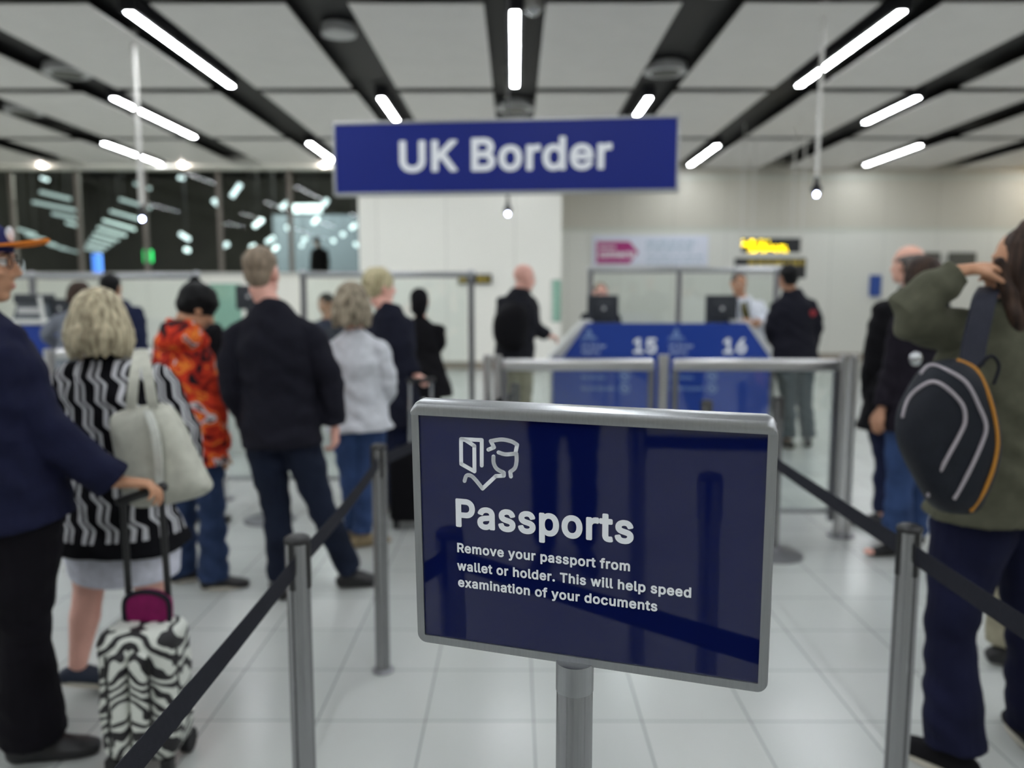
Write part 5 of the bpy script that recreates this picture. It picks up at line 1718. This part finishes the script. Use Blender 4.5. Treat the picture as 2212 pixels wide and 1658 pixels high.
# --- woman in a black hooded coat
f = person('person in a black knee-length coat with the hood up', 7.0, 1.62, (910, 695), (914, 790), (907, 652), yaw=3, build='f', vox=.010,
           arms={'L': ((878, 745, .02), (890, 760, .2)), 'R': ((950, 745, .02), (930, 752, .2))})
top(f, C['black'], 'hooded_coat', th=.024, hem=.27, flare=.075, extra=lambda bm: (ell(bm, f, 0, -.03, .02, .092, .108, .108), ell(bm, f, 0, -.05, -.06, .08, .08, .08)))
trousers(f, C['trouser_black'], th=.008, hem=.005)
shoes(f, C['shoe_black'])

# --- bald man with a black backpack
f = person('person, bald man in a dark jacket and khaki trousers turning to the desk', 7.5, 1.84, (1122, 635), (1110, 775), (1133, 600), yaw=30, hyaw=62, hpitch=6, vox=.010, skin='pink',
           arms={'R': ((1155, 708, .0), (1180, 722, .12), (1145, 655)), 'L': ((1090, 700, .1), (1110, 760, .2))},
           hands={'R': ((.8, .4, -.25), (0, 0, -1), (0, 1, .4), .5)})
top(f, C['charcoal'], th=.028, hem=.03, flare=.02, collar=.03)
trousers(f, C['khaki'], th=.018, hem=.03)
shoes(f, C['shoe_black'])
fb = f
def bag_shape(name, label, pts, D, depth, mat, cat='backpack', vox=.012):
    P = [at(x, y, D) for x, y in pts]
    c = sum(P, V((0, 0, 0))) / len(P)
    t_ = thing(name, label, cat, V((c.x, c.y, min(p.z for p in P))))
    b = new_bm(); pillow(b, closed_path(P, 4), -Y3, depth, .5, 7)
    put(b, 'pack', mat, t_, smooth=True)
    return t_
t = bag_shape('backpack', 'black backpack on the back of the bald man', [(1078, 668), (1110, 652), (1136, 664), (1142, 705), (1128, 752), (1092, 758), (1068, 735), (1065, 695)], 7.38, .16, C['black'])
b = new_bm(); strip(b, [at(1112, 662, 7.33), at(1122, 646, 7.36), at(1130, 642, 7.5), at(1140, 650, 7.62)], [X3 * .05] * 4, Y3 * .012); put(b, 'strap', M['belt'], t)

# --- man in black at desk 16
f = person('person, dark-haired man in a black jacket with a red badge standing at desk 16', 8.0, 1.87, (1712, 636), (1716, 765), (1702, 600), yaw=-12, hyaw=-10, build='h', vox=.010, skin='olive',
           arms={'L': ((1664, 712, .0), (1676, 745, .15), (1680, 666)), 'R': ((1764, 700, .0), (1752, 752, .15), (1750, 662))},
           legs={'L': ((1702, 865, .02), (1703, -.05), -20), 'R': ((1737, 865, .02), (1746, .05), 15)})
top(f, C['navy_jacket'], th=.03, hem=.07, flare=.02, collar=.03, k=1.04)
p = at(1757, 676, 7.86)
b = new_bm(); prism(b, [p + V((math.cos(a), 0, math.sin(a))) * (.036 if i % 2 else .024) for i, a in enumerate([k * math.pi / 6 for k in range(12)])], V((0, .10, 0)))
worn(f, b, 'red_badge', plain('red_badge', (150, 40, 50), .6), False)
trousers(f, C['teal_grey'], th=.018, hem=.02)
shoes(f, C['shoe_black'])
hair_short(f, HAIR['blackhair'], puff=.006)

# --- officers
f = person('person, officer in a white shirt leaning over desk 16', 8.95, 1.80, (1606, 648), (1632, 770), (1596, 612), yaw=192, hyaw=176, hpitch=12, vox=.010, skin='tan', face=True,
           arms={'R': ((1570, 702, -.1), (1597, 697, -.35), (1578, 666)), 'L': ((1655, 690, -.05), (1640, 697, -.35), (1640, 662))})
top(f, C['white_shirt'], 'shirt', th=.016, hem=.04, collar=.02, sleeve=.97)
trousers(f, C['trouser_black'])
shoes(f, C['shoe_black'])
hair_short(f, HAIR['greyhair'])
b = new_bm(); strip(b, [f.neck + f.F * .085 - Z3 * .02, f.neck + f.F * .14 - Z3 * .1, f.neck.lerp(f.hip, .45) + f.F * .15, f.neck.lerp(f.hip, .75) + f.F * .16], [f.R * .05, f.R * .07, f.R * .085, f.R * .03], f.F * .012)
worn(f, b, 'tie', fabric('olive_tie', (88, 84, 50)), False)
b = new_bm(); tube(b, [f.neck + f.R * .06 - Z3 * .0 + f.F * .07, f.neck + f.R * .05 - Z3 * .15 + f.F * .16, f.neck - Z3 * .3 + f.F * .165, f.neck - f.R * .05 - Z3 * .15 + f.F * .16, f.neck - f.R * .06 + f.F * .07], .006, 8)
worn(f, b, 'lanyard', C['teal_grey'], False)
f = person('person, officer in dark clothes sitting behind the monitor of desk 15', 9.0, 1.70, (1298, 672), (1302, 800), (1297, 633), yaw=180, hpitch=8, vox=.010, skin='pink', face=True,
           arms={'R': ((1262, 735, -.05), (1285, 715, -.3)), 'L': ((1338, 735, -.05), (1315, 715, -.3))},
           legs={'R': ((1280, 800, -.35), (1275, -.3), 180), 'L': ((1320, 800, -.35), (1325, -.3), 180)})
top(f, C['black_blue'], 'jumper', th=.02, hem=.02)
trousers(f, C['trouser_black'])
shoes(f, C['shoe_black'])
hair_short(f, HAIR['sandy'], wr=.002)
t = thing('office_chair', 'black office chair under the seated officer at desk 15', 'chair', V((f.hip.x, f.hip.y, 0)))
b = new_bm(); box(b, f.hip + V((-.23, -.3, -.17)), f.hip + V((.23, .2, -.11)), .03); put(b, 'seat', C['black'], t)
b = new_bm(); box(b, f.hip + V((-.21, .2, -.05)), f.hip + V((.21, .26, .42)), .03); put(b, 'backrest', C['black'], t)
b = new_bm(); cyl(b, V((f.hip.x, f.hip.y, .05)), f.hip + V((0, 0, -.17)), .03); put(b, 'pillar', M['steel_dark'], t, angle=40)
for k in range(5):
    a = k * 2 * math.pi / 5
    b = new_bm(); tube(b, [V((f.hip.x, f.hip.y, .08)), V((f.hip.x + .28 * math.cos(a), f.hip.y + .28 * math.sin(a), .05))], [.025, .018], 8); ball(b, V((f.hip.x + .28 * math.cos(a), f.hip.y + .28 * math.sin(a), .03)), (.03,) * 3); put(b, 'leg', M['blackpl'], t, angle=40)
f = person('person, dark-haired officer whose face shows beside the curly-haired woman', 9.6, 1.72, (706, 690), (710, 800), (703, 655), yaw=200, hyaw=215, vox=.011, skin='tan', face=True)
top(f, C['navy_shirt'], 'jumper', th=.02, hem=.03)
trousers(f, C['trouser_black']); shoes(f, C['shoe_black'])
hair_short(f, HAIR['blackhair'], puff=.006)

# --- right-hand group
f = person('person, balding man in a long black coat right of the glass fence', 5.3, 1.87, (1975, 632), (1938, 880), (1960, 572), yaw=-12, hyaw=-26, hpitch=-4, build='h', vox=.009, skin='fair',
           arms={'L': ((1884, 790, .0), (1880, 862, .05), (1910, 672)), 'R': ((2025, 790, .05), (2020, 870, .1))},
           legs={'L': ((1915, 1000, .0), (1908, -.1), -60), 'R': ((1955, 1000, .1), (1955, .15), -20)})
top(f, C['black'], 'coat', th=.03, hem=.16, flare=.03, collar=.03)
trousers(f, C['navy_shirt'], th=.016, hem=.012)
shoes(f, C['shoe_black'])
bm = new_bm(); ell(bm, f, 0, -.036, .022, .088, .104, .060); ell(bm, f, 0, -.056, -.03, .07, .062, .055)
garment(f, bm, 'hair', HAIR['greyhair'], .7, .003, 60, 2)
f = person('person, dark-haired and in a black jacket and blue jeans, half hidden by the raised arm', 4.65, 1.70, (2003, 655), (1972, 895), (1990, 603), yaw=-35, hyaw=-10, build='f', vox=.009, skin='olive',
           arms={'L': ((1930, 790, .0), (1905, 880, -.05), (1950, 700)), 'R': ((2040, 790, .0), (2030, 880, -.05))},
           legs={'L': ((1942, 1040, .0), (1938, .0), -95), 'R': ((1975, 1040, .1), (1972, .2), -70)})
top(f, C['purple_black'], th=.026, hem=.1, flare=.015, collar=.03)
trousers(f, C['jeans_blue'], th=.02, hem=.035)
shoes(f, M['rubber'], th=.001)
for sd in ('L', 'R'):
    b = new_bm(); ball(b, V((f.an[sd].x, f.an[sd].y, .03)) + f.toe[sd] * .175 * f.s, (.034, .034, .018)); worn(f, b, 'toes', SKIN['pink'])
hair_fall(f, HAIR['brown'], .10, 130, 46, .3, .1, .015, 8)
p = f.sh['R'].lerp(f.el['R'], .85)
p = at(1978, 775, 4.45)
b = new_bm(); ball(b, p, (.035, .02, .04)); worn(f, b, 'silver_buckle', M['chrome'])

f = person('person in beige trousers seen only through the gap of the jeans', 3.25, 1.72, (2250, 655), (2245, 960), (2255, 585), yaw=55, vox=.010, skin='fair',
           legs={'L': ((2170, 1190, .0), (2172, -.02), 100, ), 'R': ((2260, 1190, .1), (2290, .15), 80)})
top(f, C['grey_knit'], 'sweater', th=.014)
trousers(f, C['beige'], th=.018, hem=.022)
shoes(f, C['shoe_black'])
hair_short(f, HAIR['brown'])

# --- woman in the olive jacket
f = person('person with long brown hair in an olive jacket, holding up the hair with one hand', 2.5, 1.77, (2148, 684), (2172, 1062), (2216, 570), yaw=-8, hyaw=-45, build='fh', vox=.0068, skin='tan',
           arms={'L': ((1948, 684, -.03), (2070, 585, -.06), (2100, 728, .0)), 'R': ((2420, 700, 0), (2330, 600, -.05), (2330, 705))},
           legs={'L': ((2052, 1350, .0), (2062, -.04), -35), 'R': ((2228, 1350, .06), (2238, .1), 10)},
           hands={'L': ((.95, .1, .12), (.2, .2, -1), (.3, -.6, .5), .75), 'R': ((-1, 0, .1), (0, .2, -1), (0, -.6, .5), .6)})
top(f, C['olive'], th=.026, hem=.05, flare=.02, cuff=-.004, collar=.0, wr=.009, k=1.06, freq=26)
trousers(f, C['jeans_indigo'], th=.022, hem=.036, wr=.0045)
shoes(f, C['black'], M['white_rubber'], th=.008)
hair_fall(f, HAIR['brown'], .30, 112, 80, .35, .10, .014, 5)
b = new_bm(); loft(b, [(at(2158, 565, 2.43), .016, None), (at(2172, 610, 2.43), .024, None), (at(2192, 680, 2.40), .026, None), (at(2206, 770, 2.40), .010, None)], 12)
b2 = garment(f, b, 'hair_lock', HAIR['brown'], .7, .004, 40, 2)
foil = f
# her backpack
D = 2.26
t = thing('backpack', 'dark teardrop backpack with grey piping and an orange edge on one strap', 'backpack', at(2050, 1100, D))
out = [(1990, 796), (2030, 778), (2075, 776), (2112, 800), (2140, 860), (2156, 940), (2150, 1000), (2128, 1060), (2100, 1104), (2040, 1104), (2005, 1085), (1975, 1035), (1945, 975), (1934, 925), (1945, 870)]
P = [at(x, y, D) for x, y in out]
b = new_bm(); pillow(b, closed_path(P, 4), (-Y3 * .97 - X3 * .2).normalized(), .10, .7, 9, .42)
put(b, 'pack', fabric('dark_slate_nylon', (27, 30, 38), .6), t, smooth=True)
from mathutils.bvhtree import BVHTree
pk = t.children[0]
tree = BVHTree.FromPolygons([v_.co + V(t.location) for v_ in pk.data.vertices], [tuple(p_.vertices) for p_ in pk.data.polygons])


def on_pack(pts, r, mat, nm):
    q = []
    o_ = V((0, 0, CAMZ))
    for x, y in pts:
        hit = None
        for k in range(14):                     # edge points are drawn in until they lie on the pack
            xx, yy = x + (2050 - x) * .012 * k, y + (940 - y) * .012 * k
            hit = tree.ray_cast(o_, ray(xx, yy).normalized())[0]
            if hit is not None:
                break
        if hit is not None:
            q.append(hit + (o_ - hit).normalized() * r * .4)
    b = new_bm(); tube(b, smooth_path(q, 6), r, 8, True)
    return put(b, nm, mat, t, smooth=True)


on_pack([(2070, 778), (2110, 800), (2138, 862), (2154, 940), (2148, 1000), (2126, 1060), (2098, 1102)], .0058, plain('orange_piping', (176, 118, 30), .6), 'orange_edge')
on_pack([(1990, 806), (2012, 788), (2055, 804), (2090, 830), (2116, 880), (2130, 920), (2120, 960), (2090, 1025), (2062, 1076)], .0055, plain('grey_piping', (160, 152, 158), .5), 'outer_piping')
on_pack([(1950, 900), (1962, 862), (1985, 838), (2015, 824), (2045, 838), (2078, 872), (2085, 905), (2075, 935), (2040, 1000), (2005, 1070)], .0055, plain('grey_piping', (160, 152, 158), .5), 'inner_piping')
b = new_bm(); strip(b, smooth_path([at(2098, 790, 2.27), at(2104, 745, 2.30), at(2116, 690, 2.33), at(2128, 640, 2.38), at(2140, 618, 2.5)], 5), [X3 * .066] * 21, Y3 * .016)
put(b, 'strap', fabric('dark_strap', (36, 38, 50), .6), t)
b = new_bm(); tube(b, smooth_path([at(2112, 795, 2.25), at(2140, 768, 2.24), at(2158, 790, 2.25), at(2146, 830, 2.25)], 5), .005, 8); put(b, 'grab_loop', M['belt'], t, smooth=True)

# --- left group: boy in the printed jacket
f = person('person, black-haired boy in a red and orange printed jacket, looking down', 4.15, 1.58, (392, 712), (425, 965), (428, 666), yaw=38, hyaw=55, hpitch=32, build='c', vox=.008, skin='tan', sw=.17,
           arms={'R': ((462, 868, -.05), (474, 972, -.02), (425, 765)), 'L': ((350, 860, .1), (385, 950, .25))},
           legs={'L': ((396, 1105, .1), (394, .06), 60), 'R': ((458, 1105, .0), (462, -.05), 78)},
           hands={'R': (None, (-.3, 1, 0), (.8, .3, 0), .8)})
JK = ramp_mat('red_orange_printed_cloth', [(0.0, (28, 22, 26)), (0.36, (150, 34, 26)), (0.43, (206, 58, 34)), (0.52, (232, 128, 52)), (0.575, (206, 58, 34)), (0.62, (212, 206, 210)), (0.66, (60, 30, 26))], 8.5, 1.2, 1.5)
top(f, JK, 'printed_jacket', th=.032, hem=.09, flare=.012, cuff=.012, collar=.02, k=1.05, wr=.008)
b = new_bm(); loft(b, [(at(345, 750, 4.0), .03, .04, None), (at(368, 724, 4.03), .09, .05, None), (at(408, 716, 4.08), .11, .06, None), (at(440, 740, 4.1), .05, .04, None)], 16)
garment(f, b, 'hood', JK, 1, .006, 14)
trousers(f, C['jeans_mid'], th=.017, hem=.028, wr=.009, stack=1)
shoes(f, C['shoe_black'], M['white_rubber'], th=.008)
hair_short(f, HAIR['blackhair'], puff=.02)

f = person('person in a black coat and bobble hat hidden behind the boy in the printed jacket', 5.25, 1.55, (418, 690), (420, 860), (424, 642), yaw=10, vox=.011, skin='fair',
           arms={'L': ((370, 760, 0), (385, 840, .1)), 'R': ((466, 760, 0), (455, 840, .1))})
top(f, C['black'], 'coat', th=.02, hem=.15)
trousers(f, C['trouser_black']); shoes(f, C['shoe_black'])
bm = new_bm(); ell(bm, f, 0, -.01, .04, .096, .112, .088); ell(bm, f, 0, -.01, .128, .036, .036, .034)
garment(f, bm, 'bobble_hat', fabric('black_wool', (5, 5, 8)), .8, .002, 60, 2)

# --- grey sweater and navy shirt at the far left counter
f = person('person, brown-haired, in a grey sweater leaning on the far left counter', 7.3, 1.66, (170, 674), (150, 790), (176, 640), yaw=20, hyaw=30, hpitch=15, build='f', vox=.010, skin='fair',
           arms={'L': ((96, 722, .0), (128, 750, .2), (132, 690)), 'R': ((205, 735, .0), (190, 760, .3))})
top(f, C['grey_knit'], 'sweater', th=.02, hem=.06)
trousers(f, C['jeans_dark']); shoes(f, C['shoe_black'])
hair_fall(f, HAIR['brown'], .12, 120, 40, .2, .1, .014, 9)
f = person('person, black-haired man in a navy shirt behind the blonde woman\'s head', 7.0, 1.76, (258, 656), (272, 800), (240, 622), yaw=12, hyaw=-8, vox=.010, skin='tan', build='h')
top(f, C['navy_shirt'], 'shirt', th=.018, hem=.05, collar=.02)
trousers(f, C['trouser_black']); shoes(f, C['shoe_black'])
hair_short(f, HAIR['blackhair'], puff=.004)

# --- blonde woman in the black and white cardigan
f = person('person, grey-blonde woman in a black and white patterned cardigan and white skirt', 3.0, 1.57, (238, 790), (252, 1085), (214, 700), yaw=12, hyaw=-25, hpitch=6, build='fh', vox=.0075, skin='pink', sw=.165, hs=1.08, legk=1.22,
           arms={'L': ((134, 950, .02), (160, 1075, .12), (156, 822)), 'R': ((398, 940, .02), (405, 1010, .22), (336, 822))},
           legs={'L': ((190, 1285, .02), (168, -.03, .12), 62), 'R': ((330, 1290, .12), (322, .3), 20)})
zy, zh = at(250, 775, 3.0).z, at(250, 1140, 3.0).z
top(f, knit_mat(zy, zh), 'cardigan', th=.034, hem=.16, flare=.055, cuff=.012, wr=.008, k=1.08)
bm = new_bm()
sk = [(f.hip + V((0, 0, .05)), .19, .15, f.RH), (f.hip - V((0, 0, .1)), .21, .165, f.RH), (atYz(262, 3.02, at(260, 1170, 3.0).z), .235, .17, f.RH), (atYz(268, 3.03, at(260, 1238, 3.0).z), .225, .165, f.RH)]
loft(bm, sk, 28, False)
garment(f, bm, 'skirt', C['white_cotton'], 1, .006, 12)
shoes(f, C['shoe_navy'], M['white_rubber'], th=.004)
hair_fall(f, HAIR['blonde'], .155, 140, 84, .5, .28, .013, 2, taper=.3)
# her tote bag
D = 2.72
t = thing('tote_bag', 'off-white canvas tote bag on the shoulder of the blonde woman', 'bag', at(350, 1085, D))
out = [(240, 902), (268, 884), (320, 874), (362, 872), (392, 905), (425, 975), (450, 1025), (460, 1050), (440, 1068), (390, 1082), (330, 1092), (290, 1090), (268, 1060), (255, 1000), (246, 950)]
P = [at(x, y, D) for x, y in out]
b = new_bm(); pillow(b, closed_path(P, 4), (-Y3 + X3 * .2).normalized(), .09, .6, 8, .38)
canvas = fabric('off_white_canvas', (190, 190, 178), bscale=400)
put(b, 'bag_body', canvas, t, smooth=True)
for pts in ([(300, 756, .16), (292, 800, .04), (286, 850, .0), (284, 884, .0)], [(308, 754, .16), (318, 800, .04), (326, 850, .0), (332, 882, .0)]):
    q = smooth_path([at(x, y, 2.66 + d_) for x, y, d_ in pts], 5)
    b = new_bm(); strip(b, q, X3 * .034, Y3 * .006); put(b, 'strap', canvas, t)
b = new_bm(); q = smooth_path([at(318, 885, 2.65), at(334, 930, 2.615), at(342, 990, 2.61), at(346, 1060, 2.63)], 5); strip(b, q, X3 * .026, Y3 * .008); put(b, 'front_band', fabric('pale_band', (206, 208, 200)), t)

# --- man in the navy sweatshirt and orange-brimmed cap
f = person('person in a navy sweatshirt and a cap with an orange brim, pulling the zebra suitcase', 2.45, 1.80, (-70, 680), (15, 1085), (-46, 566), yaw=42, hyaw=78, hpitch=2, build='h', vox=.0068, skin='tan', sw=.19, face=True,
           arms={'R': ((92, 935, -.05), (248, 1040, .02), (12, 750, -.02)), 'L': ((-190, 930, .2), (-150, 1060, .35), (-170, 740, .2))},
           legs={'R': ((48, 1360, .0), (70, .08), 75), 'L': ((0, 1370, .25), (-30, .2), 60)},
           hands={'R': ((.93, .25, -.12), (.05, -.2, -1), (.35, .8, .5), .6)})
top(f, C['navy_sweat'], 'sweatshirt', th=.030, hem=.06, flare=.012, cuff=.010, collar=.01, wr=.009, k=1.04)
trousers(f, C['trouser_black'], th=.026, hem=.045, wr=.0035)
shoes(f, C['shoe_black'], th=.01)
hair_short(f, HAIR['brown'])
bm = new_bm(); ell(bm, f, 0, -.012, .052, .088, .106, .082)
cap = garment(f, bm, 'cap', fabric('navy_cap', (34, 38, 84)), .8, .001, 40, 2)
bm = new_bm()
prow = []
for i in range(11):
    a = math.radians(-70 + 14 * i)
    prow.append((math.sin(a) * .074, .085 + .112 * math.cos(a) ** .8))
prism(bm, [f.head + f.m3 @ V((x, y, .060 + .15 * (y - .1) - 1.6 * x * x)) for x, y in [(-.07, .04)] + prow + [(.07, .04)]], f.m3 @ V((0, 0, .006)))
put(bm, 'cap_brim', fabric('orange_brim', (238, 136, 50)), cap)
bm = new_bm(); ell(bm, f, 0, .085, .083, .024, .010, .026); put(bm, 'cap_patch', C['white_knit'], cap, smooth=True)
bm = new_bm()
for k in (-1, 1):
    q = [f.head + f.m3 @ V((k * .034 + .022 * math.cos(a), .098, .002 + .017 * math.sin(a))) for a in [i * math.pi / 8 for i in range(17)]]
    tube(bm, q, .0022, 6)
    tube(bm, [f.head + f.m3 @ V((k * .056, .097, .006)), f.head + f.m3 @ V((k * .084, .02, .006)), f.head + f.m3 @ V((k * .085, -.02, -.004))], .0022, 6)
put(bm, 'eyeglasses', M['blackpl'], f.root, smooth=True)
pull = f

b = new_bm(); box(b, at(66, 1132, 2.58), at(126, 1010, 2.66), .02, 3)
t = thing('shoulder_bag', 'black bag hanging at the hip of the capped person, beside the cardigan', 'bag', at(96, 1132, 2.62))
put(b, 'bag_body', C['black'], t, angle=40)
b = new_bm(); strip(b, [at(96, 1012, 2.62), at(70, 900, 2.62), at(20, 740, 2.62), at(-30, 690, 2.55)], X3 * .03, Y3 * .006); put(b, 'strap', M['belt'], t)

# --- zebra suitcase
D = 2.5
c = atYz(316, D, .28)
t = thing('suitcase', 'small zebra-print cabin suitcase with its black handle pulled out', 'suitcase', V((c.x, D, 0)))
zm = zebra_mat()
tp = at(316, 1345, D).z
hw = .124
b = new_bm(); box(b, (c.x - hw, D - .10, .055), (c.x + hw, D + .11, tp), .05, 4)
me = remesh(b, .008, 2, .004, 16, 3)
sc = mesh_obj(me, 'shell', zm, t, smooth=True)
b = new_bm(); box(b, (c.x - .062, D - .135, .1), (c.x - .003, D - .08, tp - .05), .022, 3); box(b, (c.x + .003, D - .135, .1), (c.x + .062, D - .08, tp - .05), .022, 3)
put(b, 'front_pocket', zm, t, angle=40)
b = new_bm()
for s_ in (-1, 1):
    tube(b, [V((c.x + s_ * (hw - .001), D - .04, z)) for z in (.11, .2, .3, .4, tp - .06)], .005, 8, True)
    tube(b, [V((c.x + s_ * .068, D - .118, z)) for z in (.1, .25, .4, tp - .06)], .004, 8, True)
put(b, 'zip', M['blackpl'], t, angle=40)
for s_ in (-1, 1):
    b = new_bm(); cyl(b, V((c.x + s_ * (hw - .03) - .015, D + .085, .04)), V((c.x + s_ * (hw - .03) + .015, D + .085, .04)), .04, 20); put(b, 'wheel', M['rubber'], t, angle=40)
    b = new_bm(); box(b, (c.x + s_ * .09 - .02, D - .09, 0.002), (c.x + s_ * .09 + .02, D - .05, .07), .008); put(b, 'foot', M['blackpl'], t)
hz = at(340, 1052, D).z
g0, g1 = at(262, 1340, D), at(350, 1335, D)
h0, h1 = at(256, 1085, D), at(338, 1058, D)
for a_, e_ in ((g0, h0), (g1, h1)):
    a_ = a_ + V((0, .06, -.1)); e_ = e_ + V((0, .03, 0))
    b = new_bm(); tube(b, [a_, e_], [.0115, .0105], 12); put(b, 'handle_tube', M['blackpl'], t, angle=40)
e0, e1 = h0 + V((0, .03, 0)), h1 + V((0, .03, 0))
b = new_bm(); d_ = (e1 - e0).normalized(); tube(b, [e0 - d_ * .012, e1 + d_ * .012], .016, 12, True); put(b, 'handle_grip', M['blackpl'], t, smooth=True)
P = [at(x, y, D + .02) for x, y in ((270, 1345), (268, 1300), (285, 1283), (315, 1278), (345, 1284), (364, 1300), (366, 1345))]
b = new_bm(); prism(b, smooth_path(P, 4), V((0, .03, .0))); fl = put(b, 'magenta_flap', fabric('magenta_cloth', (128, 20, 84), .5), t)
b = new_bm(); tube(b, smooth_path(P, 4), .008, 8, True); put(b, 'flap_edge', M['belt'], fl, smooth=True)

# --- black suitcase of the blonde woman in navy
D = 5.25
t = thing('suitcase', 'black upright suitcase with silver handle tubes behind the left edge of the Passports sign', 'suitcase', V((at(908, 1100, D).x, D, 0)))
p, q = at(846, 1128, D), at(968, 968, D)
b = new_bm(); box(b, (p.x, D - .11, .05), (q.x, D + .11, q.z), .04, 3); put(b, 'shell', C['black'], t, angle=50)
for x in (886, 932):
    b = new_bm(); a_ = at(x, 972, D); e_ = at(x, 826, D); cyl(b, a_ - Z3 * .05, e_, .012, 10); put(b, 'handle_tube', M['chrome'], t, angle=40)
a_, e_ = at(882, 822, D), at(936, 820, D)
b = new_bm(); tube(b, [a_, e_], .018, 10, True); put(b, 'handle_grip', M['blackpl'], t, smooth=True)
for x in (p.x + .04, q.x - .04):
    b = new_bm(); cyl(b, V((x - .015, D - .06, .035)), V((x + .015, D - .06, .035)), .034, 16); put(b, 'wheel', M['rubber'], t, angle=40)

# --- the traveller behind the viewpoint whose legs show mirrored in the sign
f = person('person in dark clothes behind the viewpoint, mirrored in the middle of the Passports sign', -1.3, 1.75, (-1.4, -1.3, 1.48), (-1.4, -1.3, .93), (-1.4, -1.27, 1.63), yaw=30, vox=.012, metres=True)
top(f, C['black'], hem=.1)
trousers(f, C['trouser_black']); shoes(f, C['shoe_black'])
hair_short(f, HAIR['brown'])

# --- someone in the hall beyond the windows
f = person('person, dark figure standing in the hall beyond the windows', 21.5, 1.72, (690, 536), (697, 592), (684, 519), yaw=-30, vox=.016, skin='tan', z_floor=GZ)
top(f, C['black'], 'coat', th=.03, hem=.2)
trousers(f, C['trouser_black'])
hair_short(f, HAIR['blackhair'])

# unseen fill lights added in the hall beyond and the warm wash lamp high on the right wall
for nm, loc, e, col, sz in (('hall_fill', at(690, 430, 26.5), 120, (.75, .9, 1), .6), ('hall_fill', V((-9, 24, 6.6)), 3200, (.95, 1, .9), .6), ('wall_wash_lamp', V((12.6, 17.6, 4.3)), 26, (1, .72, .3), .3)):
    l = bpy.data.lights.new(nm, 'POINT'); l.energy = e; l.color = col; l.shadow_soft_size = sz
    o_ = bpy.data.objects.new(nm, l); COL.objects.link(o_); o_.location = loc
